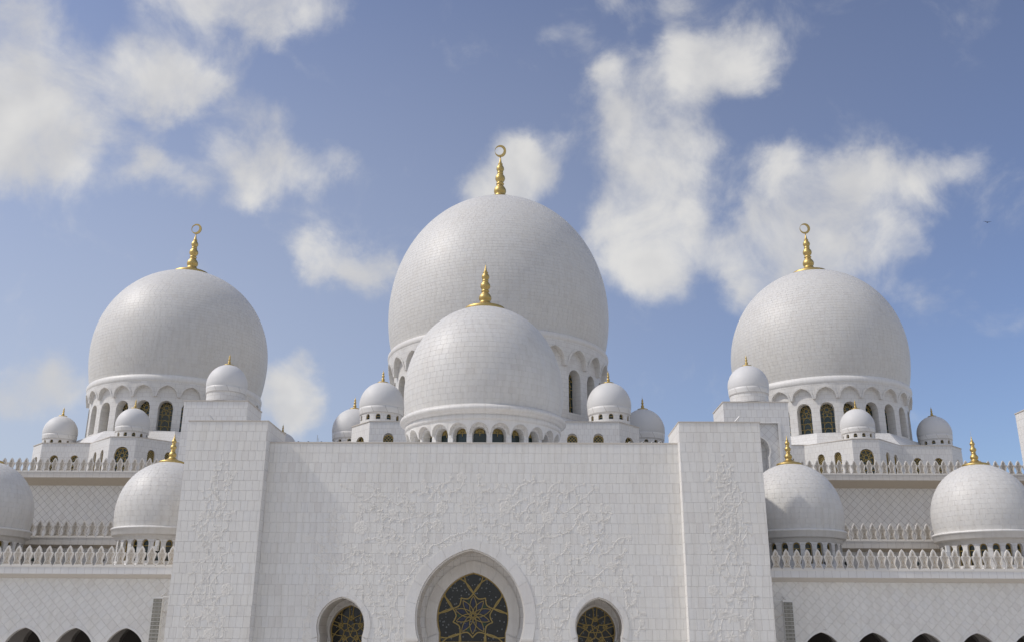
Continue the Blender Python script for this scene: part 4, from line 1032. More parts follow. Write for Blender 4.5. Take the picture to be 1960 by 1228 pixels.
# ------------------------------------------------------------------ carved vines
WALL_STEMS=[[(-9.94,18.58),(-9.19,18.2),(-8.74,17.66),(-8.17,17.42),(-7.64,17.73),(-7.16,17.83)],[(-7.96,18.62),(-7.39,18.38),(-7.02,17.87),(-6.66,17.56),(-6.1,17.39),(-5.6,17.09),(-4.98,17.02),(-4.49,16.79)],[(-5.69,18.25),(-5.5,17.81),(-5.07,17.4),(-4.64,17.06),(-4.35,16.65),(-3.78,16.28)],[(-5.12,17.84),(-4.79,17.36),(-4.57,16.99)],[(-3.67,18.84),(-3.45,18.5),(-3.03,18.36),(-2.68,18.23),(-2.31,17.48)],[(-1.66,19.13),(-1.86,18.81),(-2.35,18.74),(-2.65,18.36),(-2.88,18.05),(-3.29,17.95),(-3.78,18.12),(-4.27,18.22)],[(-0.75,18.65),(-1.02,18.3),(-1.5,18.13),(-1.85,18.16)],[(-3.78,16.28),(-3.03,16.22),(-2.35,16.39)],[(-3.78,16.28),(-4.54,16.18),(-5.28,15.97),(-5.71,16.38)],[(-5.28,15.97),(-6.04,16.1),(-6.6,16.37),(-6.9,16.74),(-7.4,17.18)],[(-8.36,17.04),(-8.14,16.84),(-7.65,16.67),(-7.1,16.64),(-6.6,16.37)],[(-8.5,15.82),(-8.39,16.36),(-8.28,16.77)],[(-7.01,16.3),(-6.92,15.83),(-6.56,15.5),(-5.87,15.3),(-5.61,14.83),(-5.3,14.7)],[(-10.47,16.63),(-10.66,15.82),(-10.52,15.28),(-10.15,14.81),(-9.91,14.28),(-9.21,13.95),(-8.52,13.82),(-8.1,13.56),(-7.67,13.17),(-7.24,12.71)],[(-9.75,16.09),(-10.35,15.82),(-10.46,15.41)],[(-11.84,14.6),(-11.4,14.14),(-11.22,13.48),(-10.77,12.96),(-10.3,12.89)],[(-11.19,14.61),(-11.18,13.94),(-11.27,13.68)],[(-10.75,14.68),(-10.41,14.08),(-10.5,13.48),(-10.24,13.02),(-9.62,12.96),(-9.03,13.29),(-8.63,13.43)],[(-8.17,14.82),(-7.94,14.49),(-7.47,14.56),(-7.2,14.69),(-6.91,14.36)],[(-4.35,14.9),(-4.29,15.24),(-3.76,15.51),(-3.49,15.81),(-3.01,15.78),(-2.6,15.58)],[(-3.5,14.18),(-3.31,14.58),(-3.33,15.11),(-3.0,15.41),(-2.6,15.58)],[(-4.13,12.86),(-3.81,13.12),(-3.21,13.52),(-3.02,14.05),(-2.29,14.31),(-1.75,14.65),(-1.08,14.92),(-0.4,15.12),(0.0,15.46)],[(-8.1,13.56),(-8.08,13.17),(-7.79,12.9)],[(-6.33,13.5),(-5.71,13.31),(-4.9,13.31),(-4.3,13.58),(-3.9,13.91)],[(-6.66,14.76),(-6.24,14.56),(-5.7,14.5),(-5.28,14.37)],[(-11.52,13.14),(-11.71,12.3),(-11.03,11.48),(-10.98,10.77),(-11.56,10.3),(-11.75,9.6)],[(-12.14,12.3),(-12.12,11.24),(-11.94,10.53),(-11.47,9.83),(-11.84,9.14),(-12.14,8.33),(-11.96,7.53)],[(-8.52,12.56),(-8.37,12.2),(-7.73,11.73),(-7.33,11.02),(-7.29,10.32),(-7.02,9.86),(-6.99,9.16),(-6.47,8.59),(-6.31,7.79)],[(-7.95,13.4),(-6.79,12.45),(-6.38,11.62),(-5.85,10.8)],[(-6.17,12.45),(-6.39,11.86),(-5.86,11.03)],[(-5.89,11.62),(-4.9,11.51),(-4.44,12.1),(-4.09,12.58)],[(-5.82,7.56),(-5.76,8.82),(-6.41,9.74),(-6.7,10.68)],[(-5.22,7.57),(-5.15,8.83),(-5.56,9.87),(-5.23,10.68)],[(-11.53,9.83),(-11.1,10.65),(-10.02,11.01)],[(-8.67,11.02),(-7.92,10.67),(-7.4,10.09)],[(-10.2,11.84),(-9.49,12.31),(-8.52,12.68)],[(4.61,19.04),(4.12,18.77),(3.71,18.59),(3.43,18.39),(3.33,18.11)],[(5.37,18.91),(4.81,18.87),(4.33,18.87)],[(6.61,18.88),(6.13,18.64),(5.92,18.33),(5.95,17.92),(5.7,17.51),(5.08,17.23)],[(5.08,17.23),(5.36,16.96),(5.39,16.62)],[(8.4,18.68),(7.92,18.57),(7.57,18.2),(7.02,18.13),(6.6,17.92),(6.46,17.51),(6.49,16.97),(6.79,16.63),(7.14,16.63),(7.41,16.83),(7.83,17.11),(8.03,17.24),(8.25,17.58),(8.66,17.76),(8.94,18.13),(9.36,18.34)],[(4.81,17.88),(5.29,17.71),(5.64,17.47)],[(4.67,17.33),(4.33,17.16),(4.06,16.75),(3.71,16.45),(3.51,16.28)],[(3.99,17.53),(3.57,17.4),(3.16,17.02),(2.96,16.95)],[(4.12,16.62),(4.33,16.21)],[(2.89,16.68),(3.37,16.48)],[(8.78,17.04),(8.71,16.64),(8.36,16.5),(8.02,16.3),(7.87,15.83),(7.6,15.42),(7.19,15.15),(6.71,14.95),(6.03,14.75),(5.48,14.81)],[(9.81,17.11),(9.8,16.64),(9.89,15.9),(9.94,15.37),(9.69,14.9),(9.34,14.5),(8.8,14.33),(8.39,14.2)],[(10.48,16.44),(10.33,16.1),(9.98,15.77)],[(11.79,14.77),(11.11,14.7),(10.69,14.31),(10.48,13.91),(10.07,13.64),(9.66,13.51)],[(8.8,14.33),(8.71,13.51)],[(9.61,14.43),(9.13,14.03),(8.78,13.51),(8.17,13.24),(7.5,13.14)],[(11.42,13.78),(11.06,13.25),(10.85,12.8)],[(5.49,15.82),(5.35,15.48),(5.01,15.34)],[(4.13,15.27),(3.65,15.07),(3.31,14.94),(3.31,14.67),(3.58,14.34),(3.99,13.88),(4.4,13.75),(4.67,13.36),(4.7,12.77)],[(4.6,14.41),(4.4,14.01),(4.13,13.88)],[(7.17,14.09),(6.9,13.63),(6.29,13.36)],[(1.82,14.73),(2.16,14.33),(2.64,14.01),(3.18,13.81),(3.72,13.55),(3.99,13.09)],[(0.49,19.06),(0.53,18.58),(0.81,18.1),(1.09,18.14)],[(1.98,18.52),(1.57,18.17),(1.09,18.14)],[(2.88,18.32),(2.6,18.45),(2.05,18.59)],[(2.2,17.53),(2.82,17.63),(3.3,17.97)],[(-0.1,15.32),(0.31,15.12),(0.93,14.93),(1.75,14.73)],[(1.26,15.73),(1.47,15.53),(2.15,15.73),(2.49,15.47)],[(0.71,16.0),(0.99,15.66)],[(2.5,14.47),(2.9,14.67),(3.31,14.74)],[(11.46,13.73),(10.94,12.89),(10.2,12.65),(9.33,11.94),(8.96,11.7)],[(4.45,13.46),(4.82,12.51),(4.57,12.27)],[(5.43,12.98),(5.55,11.56)],[(6.41,12.75),(6.28,11.33),(6.51,10.17)],[(7.39,12.76),(7.63,12.16),(7.01,11.81),(6.76,11.22)],[(8.24,12.29),(7.5,12.1)],[(11.17,12.3),(11.14,11.36),(11.48,10.66),(11.46,9.96),(11.91,9.16)],[(11.89,11.95),(11.98,11.13),(12.2,10.43),(12.06,9.96),(12.4,9.39)],[(8.46,10.88),(7.6,10.64),(7.0,10.4),(6.02,9.93),(5.78,9.47),(6.13,8.78),(6.6,7.64)],[(9.56,11.35),(8.46,10.88)],[(10.4,11.0),(9.56,11.35)],[(7.23,10.17),(7.22,9.01),(6.73,8.55),(6.49,7.87)],[(5.42,10.39),(5.17,9.35),(5.29,7.63)],[(12.17,7.9),(12.5,8.7)]]
WALL_FLOWERS=[(-2.23,16.93,0.9,1),(-8.34,15.39,1.04,1),(-2.53,15.58,0.83,1),(-3.9,13.94,1.04,0),(-5.21,14.23,0.9,0),(-6.82,15.09,0.62,0),(-0.83,19.2,0.76,1),(-1.85,18.16,0.42,1),(-3.14,17.54,0.45,1),(-5.99,16.54,0.49,1),(-6.5,14.26,0.42,1),(-3.74,18.84,0.49,0),(-7.89,18.52,0.49,0),(-9.8,18.51,0.42,0),(-10.43,16.49,0.49,0),(-9.79,16.19,0.49,0),(-12.25,14.6,0.56,0),(-11.54,13.21,0.56,0),(-8.96,17.86,0.35,0),(-6.17,17.46,0.42,0),(-1.69,17.41,0.42,0),(0.0,15.42,0.49,0),(-4.41,13.05,0.56,0),(0.04,17.08,2.01,2),(-0.69,15.82,0.28,1),(-9.98,14.35,0.42,0),(-11.27,13.68,0.31,0),(-6.82,13.76,0.42,0),(-7.44,16.57,0.31,0),(-5.72,18.25,0.31,0),(-11.46,13.2,0.51,0),(-10.48,12.43,0.63,0),(-9.54,11.25,0.57,1),(-8.5,12.32,0.44,0),(-10.26,10.95,0.51,0),(-11.88,8.79,0.57,0),(-11.91,7.64,0.57,1),(-7.53,10.2,0.51,0),(-7.27,12.33,0.76,0),(-4.35,12.93,0.76,0),(-5.22,7.68,0.51,1),(-6.68,7.9,0.57,0),(-5.82,10.16,0.51,0),(-6.08,10.45,0.44,0),(-5.64,11.62,0.38,0),(2.58,16.95,0.97,1),(5.76,16.19,0.9,1),(4.47,15.44,0.76,1),(8.45,15.39,0.97,1),(2.02,18.59,0.62,0),(2.85,17.73,0.62,0),(7.05,18.13,0.56,0),(6.42,17.0,0.56,0),(4.67,16.79,0.42,0),(4.74,17.84,0.42,0),(3.99,17.57,0.35,0),(3.51,16.28,0.42,0),(6.93,16.29,0.49,0),(9.43,18.37,0.42,1),(10.32,16.91,0.49,1),(9.11,16.3,0.62,1),(11.79,14.71,0.56,0),(7.24,14.19,0.62,0),(6.08,13.36,0.49,1),(9.64,14.23,0.49,0),(10.16,14.83,0.42,0),(1.51,17.15,0.42,0),(0.52,19.31,0.42,1),(5.48,13.95,0.49,0),(3.52,14.44,0.35,1),(2.46,14.93,0.35,1),(10.41,13.97,0.42,0),(3.04,13.94,0.35,0),(1.59,16.4,0.42,0),(7.71,18.47,0.49,0),(6.33,18.43,0.24,1),(6.65,18.91,0.35,0),(4.81,19.05,0.28,0),(5.37,18.87,0.35,0),(9.22,15.16,0.42,0),(6.71,15.49,0.35,0),(2.42,15.57,0.56,0),(1.16,18.17,0.42,0),(1.13,15.06,0.28,0),(2.28,16.41,0.49,0),(9.56,11.35,0.57,1),(8.34,10.93,0.44,1),(10.4,11.0,0.44,1),(10.39,12.71,0.57,1),(11.55,12.72,0.44,0),(5.48,10.33,0.51,0),(5.79,10.98,0.38,0),(4.45,12.39,0.57,0),(5.06,11.56,0.44,0),(7.24,10.29,0.44,0),(10.9,11.65,0.51,0),(12.01,10.08,0.51,0),(12.5,8.7,0.44,1),(12.11,7.9,0.51,0),(6.48,7.64,0.63,0),(5.29,8.43,0.51,0),(7.74,11.52,0.51,0),(11.79,9.04,0.38,0),(8.62,13.06,0.63,0),(6.17,13.47,0.44,0),(5.31,13.94,0.63,0)]
LPY_STEMS=[[(-19.07,20.73),(-18.89,20.13),(-19.06,19.53),(-19.24,18.94),(-19.44,18.59),(-19.32,18.0),(-18.96,17.41),(-18.9,16.83),(-19.43,16.25),(-20.1,15.9),(-20.46,15.44),(-20.41,14.98),(-19.79,14.19),(-19.4,13.74)],[(-18.62,19.83),(-18.49,19.18),(-18.56,18.71),(-18.44,18.12),(-18.44,17.53),(-18.44,16.95),(-18.71,16.14)],[(-17.91,19.3),(-18.15,18.71),(-18.44,18.12)],[(-19.51,19.77),(-19.33,19.18),(-19.39,18.7)],[(-19.67,18.53),(-19.69,18.11),(-19.31,17.88)],[(-20.25,17.82),(-20.06,17.18),(-19.69,16.48),(-19.63,15.9)],[(-19.69,17.53),(-19.56,16.95),(-19.44,16.37)],[(-18.77,16.14),(-18.25,15.68),(-18.15,15.22),(-18.65,14.42),(-18.59,13.85)],[(-18.9,16.83),(-18.71,16.14)],[(-17.8,16.37),(-18.25,16.25),(-18.6,16.14)],[(-19.39,15.9),(-19.09,15.22),(-19.07,14.53),(-19.3,13.96)],[(-19.69,15.9),(-19.71,14.99),(-19.55,14.08)],[(-20.09,15.79),(-19.89,14.53),(-19.58,13.85)],[(-19.4,13.74),(-18.87,13.18),(-18.74,12.5),(-19.08,11.83),(-19.33,11.5)],[(-17.8,14.08),(-17.86,13.52),(-18.41,13.18),(-18.24,12.73),(-17.87,12.51)],[(-19.49,12.95),(-19.73,12.5),(-19.53,11.72),(-19.27,10.95),(-19.36,10.18),(-19.79,9.96)],[(-19.5,13.06),(-20.04,12.72),(-20.26,12.05),(-20.05,11.28),(-19.86,10.62),(-19.57,10.07),(-18.9,9.09)],[(-20.03,11.05),(-20.3,10.39),(-20.59,9.95),(-20.46,9.3),(-20.0,8.76)],[(-17.62,12.29),(-18.29,12.06),(-18.9,11.28),(-18.93,10.51),(-18.56,9.64)],[(-18.01,10.41),(-18.44,10.18),(-18.56,9.64),(-18.2,8.99),(-18.07,8.24),(-18.28,7.59)],[(-18.9,9.09),(-20.0,8.76),(-20.44,8.11),(-20.31,7.47)],[(-20.0,8.76),(-19.83,8.23),(-19.41,7.58),(-19.37,7.18)],[(-18.9,9.09),(-18.37,8.45),(-18.18,7.7)],[(-17.78,8.78),(-17.76,8.02),(-17.56,7.19)]]
LPY_FLOWERS=[(-18.75,15.33,0.48,0),(-19.45,14.81,0.42,1),(-18.78,14.53,0.42,1),(-20.02,16.25,0.48,1),(-20.16,13.79,0.48,0),(-17.71,10.85,0.84,1),(-18.9,9.09,1.32,0),(-20.0,8.76,0.96,0),(-20.4,7.79,0.48,1),(-18.75,7.75,0.72,1),(-19.72,10.89,0.42,1),(-20.22,12.27,0.36,1),(-17.61,12.17,0.42,1),(-17.71,9.75,0.36,0),(-17.73,8.83,0.6,0),(-19.21,13.06,0.48,0),(-19.15,17.47,0.36,0),(-17.8,16.37,0.42,0),(-18.51,13.63,0.42,0),(-18.22,12.45,0.48,0),(-18.92,10.4,0.36,0)]
RPY_STEMS=[[(18.94,20.68),(18.9,20.04),(19.05,19.64),(19.06,19.41)],[(18.6,19.87),(18.45,19.35),(18.54,18.89),(18.81,18.6)],[(17.83,19.46),(18.03,19.0),(18.35,18.54),(18.48,17.97),(18.4,17.52),(18.39,17.01),(18.65,16.17),(18.82,15.72)],[(19.53,19.93),(19.28,19.64),(19.12,19.06),(19.12,18.95)],[(19.56,19.52),(19.46,18.95),(19.37,18.49),(19.28,17.98)],[(19.78,18.66),(19.75,18.21),(19.27,17.86),(18.98,17.69),(18.87,17.29),(18.97,16.73),(19.4,16.34),(19.6,15.89),(19.61,15.28),(19.46,14.39)],[(20.21,17.87),(20.19,17.47),(19.83,16.9),(19.65,16.34)],[(19.65,17.52),(19.53,16.96),(19.44,16.45)],[(17.85,17.97),(18.07,17.69),(18.4,17.52),(18.66,17.24),(18.74,16.73),(18.68,16.17)],[(17.92,16.73),(18.16,16.39),(18.25,16.11)],[(19.12,16.34),(18.7,16.11),(18.23,15.83),(18.12,15.38),(18.29,14.94),(18.61,14.61)],[(18.98,16.06),(18.9,15.22),(18.78,14.72)],[(19.31,15.83),(19.15,15.22),(19.11,14.5),(19.2,14.24)],[(19.95,16.06),(20.31,15.67),(20.39,15.17),(20.25,14.78),(19.83,14.34)],[(19.96,15.89),(19.91,15.17),(19.72,14.4)],[(18.14,15.52),(18.17,14.97),(18.64,14.56)],[(19.56,15.8),(19.55,14.7),(19.29,13.88)],[(19.24,15.25),(19.12,14.56),(19.29,13.88)],[(19.29,13.88),(18.83,13.33),(18.72,12.65),(19.02,11.98),(19.43,11.85),(19.68,12.52),(19.38,13.2)],[(19.29,13.88),(19.81,13.33),(20.16,12.52),(19.97,11.72),(19.93,11.19),(20.43,10.53),(20.52,9.87),(20.34,9.34)],[(17.64,14.28),(17.75,13.73)],[(17.92,13.19),(18.15,12.38),(18.59,11.71),(19.11,11.18),(19.33,10.52),(19.58,10.13)],[(18.25,10.65),(18.61,9.99),(18.5,9.33)],[(19.43,11.85),(19.22,10.92),(19.59,10.26)],[(18.83,9.2),(18.28,9.07),(18.03,8.29),(18.11,7.41)],[(18.83,9.2),(19.64,9.08),(20.01,8.56),(19.56,7.91)],[(20.04,8.95),(20.26,8.17),(20.27,7.42)],[(17.65,9.85),(17.74,9.2),(17.43,8.54),(17.52,7.77)]]
RPY_FLOWERS=[(17.65,10.97,0.73,1),(18.83,9.2,1.17,0),(18.74,7.78,0.87,0),(20.1,8.82,0.73,0),(18.46,13.94,0.51,0),(17.59,12.31,0.36,1),(20.15,12.32,0.36,1),(18.68,15.31,0.51,0),(19.94,16.29,0.44,1),(19.26,17.62,0.44,0),(18.87,19.32,0.36,0),(18.15,12.38,0.44,0),(20.26,13.88,0.44,0),(19.02,18.25,0.32,1),(19.57,10.92,0.51,1),(20.38,7.98,0.51,1),(18.1,9.46,0.51,0),(17.3,8.54,0.44,0),(18.79,10.58,0.44,0),(17.91,12.92,0.44,0)]

def smooth_line(pts, n=5):
    out = []; m_ = len(pts)
    for i in range(m_ - 1):
        p0, p1, p2, p3 = pts[max(0, i - 1)], pts[i], pts[i + 1], pts[min(m_ - 1, i + 2)]
        for k in range(n):
            t = k / n; t2, t3 = t * t, t * t * t
            out.append(tuple(.5 * (2 * p1[j] + (p2[j] - p0[j]) * t + (2 * p0[j] - 5 * p1[j] + 4 * p2[j] - p3[j]) * t2 + (3 * p1[j] - p0[j] - 3 * p2[j] + p3[j]) * t3) for j in (0, 1)))
    out.append(pts[-1]); return out
def leaf(mb, x, z, L, w, ang, Y, hgt):
    ca, sa = cos(ang), sin(ang); f = lambda u, v, y: (x + u * ca - v * sa, Y - y, z + u * sa + v * ca)
    B, T, l, r, l2, r2 = f(0, 0, .01), f(L, 0, .01), f(L * .4, w, .0), f(L * .4, -w, .0), f(L * .75, w * .6, 0), f(L * .75, -w * .6, 0)
    m1, m2 = f(L * .35, 0, hgt), f(L * .72, 0, hgt * .8)
    for q in ([B, m1, l], [l, m1, m2, l2], [l2, m2, T], [B, r, m1], [r, r2, m2, m1], [r2, T, m2]): mb.face(q[::-1], smooth=False)
def vine(parent, pts, Y, rad=.032):
    P = smooth_line(pts); mb = MB(); n = len(P); rows = []
    for i, (x, z) in enumerate(P):
        a, b = P[max(0, i - 1)], P[min(n - 1, i + 1)]; dx, dz = b[0] - a[0], b[1] - a[1]; l = sqrt(dx * dx + dz * dz) or 1; nx, nz = -dz / l, dx / l
        k = rad * (.65 + .35 * min(1, min(i, n - 1 - i) / 4))
        rows.append([(x + nx * k * c0, Y - k * s0 * .40, z + nz * k * c0) for c0, s0 in ((1, -.3), (.8, .55), (.3, .95), (-.3, .95), (-.8, .55), (-1, -.3))])
    mb.grid(rows, None, True)
    acc = 0; sd_ = 1
    for i in range(1, n):
        dx, dz = P[i][0] - P[i - 1][0], P[i][1] - P[i - 1][1]; acc += sqrt(dx * dx + dz * dz)
        if acc > .27:
            acc = random.uniform(-.12, .08); sd_ = -sd_; L = random.uniform(.15, .28)
            leaf(mb, P[i][0], P[i][1], L, L * random.uniform(.22, .34), atan2(dz, dx) + sd_ * random.uniform(.55, 1.15) + pi * 0, Y, .02)
    for (q, w_) in ((P[0], P[1]), (P[-1], P[-2])):
        an = atan2(q[1] - w_[1], q[0] - w_[0])
        for d_ in (-.5, 0, .5): leaf(mb, q[0], q[1], .26, .07, an + d_, Y, .02)
    part('vine_carving', mb.mesh('vine_carving', 'carved_stone'), parent)
def flower_mesh(kind):
    mb = MB()
    if kind == 0:
        for k in range(6): leaf(mb, 0, 0, .5, .15, pi / 2 + k * pi / 3, 0, .12)
        leafc = 6
    elif kind == 1:
        for k in range(5):
            a = pi / 2 + 2 * pi * k / 5; cx, cz = .29 * cos(a), .29 * sin(a); m_ = 9
            ring = [(cx + .23 * cos(2 * pi * i / m_), cz + .23 * sin(2 * pi * i / m_)) for i in range(m_)]; r2 = [(cx + .15 * cos(2 * pi * i / m_), cz + .15 * sin(2 * pi * i / m_)) for i in range(m_)]
            for i in range(m_):
                j = (i + 1) % m_
                mb.face([(ring[i][0], 0, ring[i][1]), (r2[i][0], -.13, r2[i][1]), (r2[j][0], -.13, r2[j][1]), (ring[j][0], 0, ring[j][1])]); mb.face([(r2[i][0], -.13, r2[i][1]), (cx * .9, -.06, cz * .9), (r2[j][0], -.13, r2[j][1])])
        for k in range(5): leaf(mb, 0, 0, .62, .10, pi / 2 + pi / 5 + 2 * pi * k / 5, 0, .06)
    else:
        for k in range(8):
            a = pi / 2 + k * pi / 4; A = (0, 0); B = (.5 * cos(a), .5 * sin(a))
            for bl in (.16, -.16): ribbon(mb, arc2(A, B, bl, 8), .04, -.05, .0)
    r = .085 if kind < 2 else .03
    for i in range(8):
        a, b = 2 * pi * i / 8, 2 * pi * (i + 1) / 8; mb.face([(r * cos(a), -.10 if kind < 2 else -.02, r * sin(a)), (r * cos(b), -.10 if kind < 2 else -.02, r * sin(b)), (0, -.17 if kind < 2 else -.04, 0)])
    return mb.mesh('flower_carving', 'carved_stone')
FLW = [flower_mesh(k) for k in range(3)]
def sprigs(parent, pts, Y):
    P = smooth_line(pts, 4); acc = random.uniform(0, .5); mb = MB()
    for i in range(1, len(P)):
        dx, dz = P[i][0] - P[i - 1][0], P[i][1] - P[i - 1][1]; acc += sqrt(dx * dx + dz * dz)
        if acc > .62:
            acc = random.uniform(-.2, .15); an = atan2(dz, dx) + random.choice((-1, 1)) * random.uniform(.6, 1.3); L = random.uniform(.22, .45); x, z = P[i]
            e = (x + L * cos(an), z + L * sin(an)); ribbon(mb, arc2((x, z), e, random.uniform(-.2, .2), 4), .05, Y - .018, Y)
            if random.random() < .62:
                d = random.uniform(.24, .42); o = part('flower_carving', FLW[random.choice((0, 0, 1))], parent, loc=(e[0], Y, e[1])); o.scale = (d * .9, .08, d * .9); o.rotation_euler.y = random.uniform(-1, 1)
            else:
                for d_ in (-.7, 0, .7): leaf(mb, e[0], e[1], .2, .06, an + d_, Y, .02)
    if mb.f: part('sprig_carving', mb.mesh('sprig_carving', 'carved_stone'), parent, kind='stuff')
def carve(parent, stems, flowers, Y):
    for st in stems:
        if min(q[1] for q in st) < 6: continue
        vine(parent, st, Y); sprigs(parent, st, Y)
    for (x, z, d, k) in flowers:
        o = part('flower_carving', FLW[k], parent, loc=(x, Y, z)); o.scale = (d * 1.05, min(d, .9) * .14 + .025, d * 1.05); o.rotation_euler.y = random.uniform(-.5, .5) if k < 2 else 0
carve(portal, WALL_STEMS, WALL_FLOWERS, PY - .02); carve(PYL[-1], LPY_STEMS, LPY_FLOWERS, 70.973); carve(PYL[1], RPY_STEMS, RPY_FLOWERS, 70.973)

# ------------------------------------------------------------------ fittings
def tube(mb, a, b, r, n=8):
    a, b = Vector(a), Vector(b); d = (b - a).normalized(); u = d.orthogonal().normalized(); v = d.cross(u)
    ra = [tuple(a + (u * cos(2 * pi * i / n) + v * sin(2 * pi * i / n)) * r) for i in range(n)]; rb = [tuple(b + (u * cos(2 * pi * i / n) + v * sin(2 * pi * i / n)) * r) for i in range(n)]
    mb.grid([ra, rb], None, True, close=True); mb.face(ra[::-1]); mb.face(rb)
# loudspeaker columns
for s in (-1, 1):
    side = 'left' if s < 0 else 'right'; x = s * 23.6; Y = 73.4; zt = 10.25
    t = thing('loudspeaker_column', 'tall grey column of stacked loudspeakers hung beside the %s pylon' % side, 'loudspeaker', (x, Y, 5.6), 'loudspeaker columns')
    bx = MB(); bx.box(-.34, .34, -.02, .36, .012, .262); bxm = bx.mesh('cabinet', 'white_metal')
    gr = MB(); gr.box(-.325, .325, -.045, -.02, .02, .256)
    grm = gr.mesh('grille', 'grille_metal')
    co = MB()
    for cx in (-.17, .17):
        n = 12
        for i in range(n):
            a, b = 2 * pi * i / n, 2 * pi * (i + 1) / n; co.face([(cx + .075 * cos(a), -.050, .137 + .075 * sin(a)), (cx + .075 * cos(b), -.050, .137 + .075 * sin(b)), (cx, -.046, .137)])
    com = co.mesh('driver', 'driver_cone')
    for i in range(17):
        c = part('cabinet', bxm, t, loc=(x, Y, zt - .275 * (i + 1))); part('grille', grm, c, world=False); part('driver', com, c, world=False)
    mb = MB(); mb.box(x - .36, x + .36, Y - .03, Y + .35, zt + .02, zt + .12); tube(mb, (x - .3 * s, Y + .1, zt + .12), (s * 21.9, Y + .1, zt + .12), .03); tube(mb, (x, Y + .3, zt + .12), (x, 74.8, zt + .4), .04); part('hanging_bracket', mb.mesh('hanging_bracket', 'white_metal'), t)
    mb = MB(); tube(mb, (x + s * .37, Y, zt + .05), (x + s * .37, Y, zt - 4.6), .02); tube(mb, (x - s * .37, Y + .3, zt + .05), (x - s * .37, Y + .3, zt - 4.6), .02); part('rigging_rail', mb.mesh('rigging_rail', 'white_metal'), t)
    mb = MB(); tube(mb, (x - s * .35, Y + .2, zt - .9), (s * 21.9, Y + .1, zt - 1.35), .035); part('brace', mb.mesh('brace', 'coping_stone'), t)
# floodlights on roofs and parapets
hd = MB(); hd.lathe([(0, -.13), (.09, -.12), (.14, -.04), (.15, .06), (.13, .12), (0, .12)], 16); HD = hd.mesh('lamp_head', 'black_housing'); HW = hd.mesh('lamp_head', 'white_metal')
ln = MB(); ln.lathe([(0, .125), (.11, .122)], 16); LN = ln.mesh('lens', 'dark_glass')
st = MB(); st.box(-.03, .03, -.03, .03, -.5, 0); ST = st.mesh('stem', 'steel_grey')
def lamp(x, Y, z, label, white=False, sc_=1.):
    t = thing('floodlight', label, 'floodlight', (x, Y, z - .5), 'roof floodlights')
    h = part('lamp_head', HW if white else HD, t, loc=(0, 0, .5), world=False); h.rotation_euler = (radians(90), 0, 0); h.scale = (sc_, sc_, sc_)
    part('lens', LN, h, world=False); part('stem', ST, t, loc=(0, .05, .5), world=False)
for i, (x, z) in enumerate([(23.21, 13.1), (27.04, 13.1), (28.58, 13.08), (33.97, 13.08), (39.39, 13.08), (41.67, 13.08)]):
    lamp(x, 74.42, z + .06, ['black floodlight in the right parapet, nearest the pylon', 'black floodlight in the right parapet, left one of a close pair', 'black floodlight in the right parapet, right one of a close pair', 'black floodlight in the middle of the right parapet', 'black floodlight in the right parapet under the rightmost dome', 'black floodlight in the right parapet at the picture edge'][i])
for i, x in enumerate([-34.08, -28.65, -26.3, -23.99]):
    lamp(x, 74.42, 13.13, ['black floodlight in the left parapet, leftmost of four', 'black floodlight in the left parapet, second of four from the left', 'black floodlight in the left parapet, third of four from the left', 'black floodlight in the left parapet, nearest the pylon'][i])
for i, x in enumerate([-38.07, -34.93]): lamp(x, 85.95, 16.2, ['tiny dark lamp in the upper left terrace parapet, left one', 'tiny dark lamp in the upper left terrace parapet, right one'][i], sc_=.7)
for i, x in enumerate([-13.87, -13.08, -12.05]): lamp(x, 73.2, 22.08, ['dark lamp on the entrance wall top, nearest the left pylon', 'dark lamp on the entrance wall top, middle of three', 'dark lamp on the entrance wall top, beside the thin mast'][i], sc_=.8)
for i, x in enumerate([12.25, 13.28, 14.03, 14.6]): lamp(x, 73.2, 22.1, ['white lamp on the entrance wall top, farthest from the right pylon', 'white lamp on the entrance wall top, second towards the right pylon', 'white lamp on the entrance wall top, third towards the right pylon', 'white lamp on the entrance wall top, nearest the right pylon'][i], white=True, sc_=.95)
mb = MB(); tube(mb, (-12.42, 73.3, 21.9), (-12.42, 73.3, 22.72), .02); tube(mb, (-12.30, 73.3, 21.9), (-12.30, 73.3, 22.5), .012); tube(mb, (-12.42, 73.3, 22.4), (-12.30, 73.3, 22.4), .01)
tag(part('antenna_mast', mb.mesh('antenna_mast', 'steel_grey')), 'thin double mast standing on the entrance wall top', 'antenna')
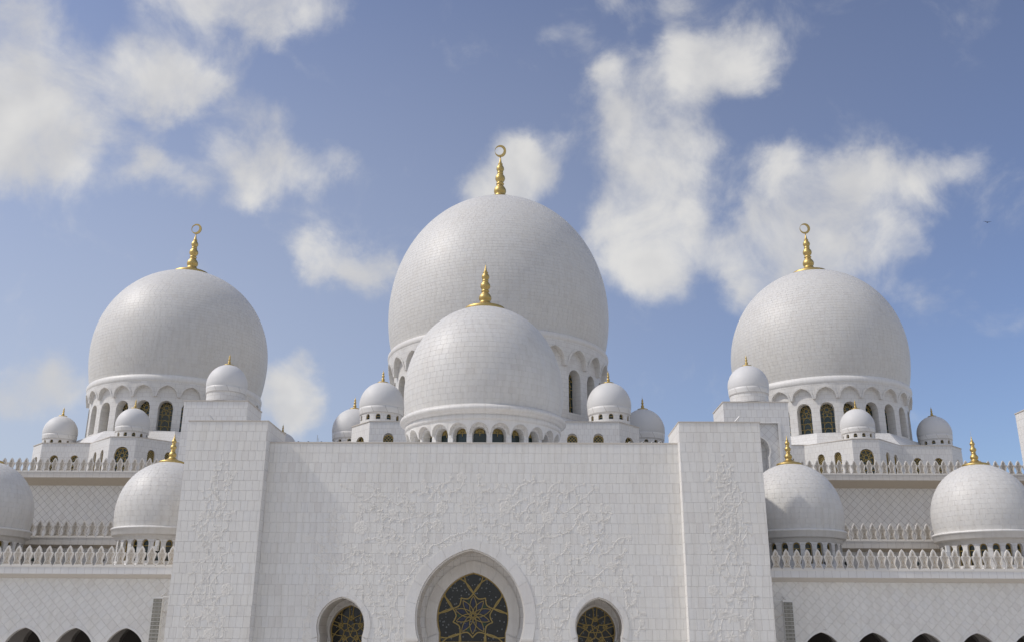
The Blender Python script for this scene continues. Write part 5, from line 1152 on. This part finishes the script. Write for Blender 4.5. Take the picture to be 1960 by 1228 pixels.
# cameras on the pylons
for s in (-1, 1):
    t = thing('security_camera', 'white tube camera on top of the %s pylon' % ('left' if s < 0 else 'right'), 'camera', (s * 20.4, 71.6, 23.38), 'security cameras')
    mb = MB(); tube(mb, (s * 20.3, 71.5, 23.38), (s * 20.3, 71.5, 23.52), .06); mb.box(s * 20.3 - .12, s * 20.3 + .12, 71.4, 71.6, 23.381, 23.42); part('mount', mb.mesh('mount', 'white_metal'), t)
    mb = MB(); tube(mb, (s * 20.22, 71.5, 23.5), (s * 20.55, 71.4, 23.86), .075, 12); part('housing', mb.mesh('housing', 'white_metal'), t)
# boxed lamps by the roof domes
for (x, Y, z, lab) in ((-25.38, 76.2, 14.1, 'small white box lamp on a post before the dome by the left pylon'), (37.05, 76.2, 13.95, 'small white box lamp behind the right parapet, left of the rightmost dome')):
    t = thing('box_lamp', lab, 'lamp', (x, Y, 12.56), 'box lamps on the arcade roof')
    mb = MB(); tube(mb, (x, Y, 12.56), (x, Y, z), .05); part('post', mb.mesh('post', 'white_metal'), t)
    mb = MB(); mb.box(x - .3, x + .22, Y - .2, Y + .2, z - .14, z + .22); part('housing', mb.mesh('housing', 'white_metal'), t)
    mb = MB(); mb.box(x + .0, x + .26, Y - .12, Y + .12, z + .22, z + .7); part('arm', mb.mesh('arm', 'white_metal'), t)
# a bird far up on the right
mb = MB()
rows = []
for k, (u, r) in enumerate([(-.28, .0), (-.2, .05), (0, .07), (.18, .05), (.26, .02), (.32, 0)]):
    rows.append([(u, r * cos(2 * pi * j / 8), r * sin(2 * pi * j / 8)) for j in range(8)])
mb.grid(rows, None, True, close=True)
for sg in (-1, 1):
    mb.face([(.12, sg * .04, .03), (-.12, sg * .04, .03), (-.10, sg * .38, .14), (.06, sg * .40, .15)]); mb.face([(.06, sg * .40, .15), (-.10, sg * .38, .14), (-.2, sg * .78, .06)])
bird = tag(part('bird', mb.mesh('bird', 'bird_feather'), loc=(88.9, 160, 80)), 'tiny dark bird gliding in the blue sky at far right', 'bird'); bird.rotation_euler = (.25, .1, 1.2)
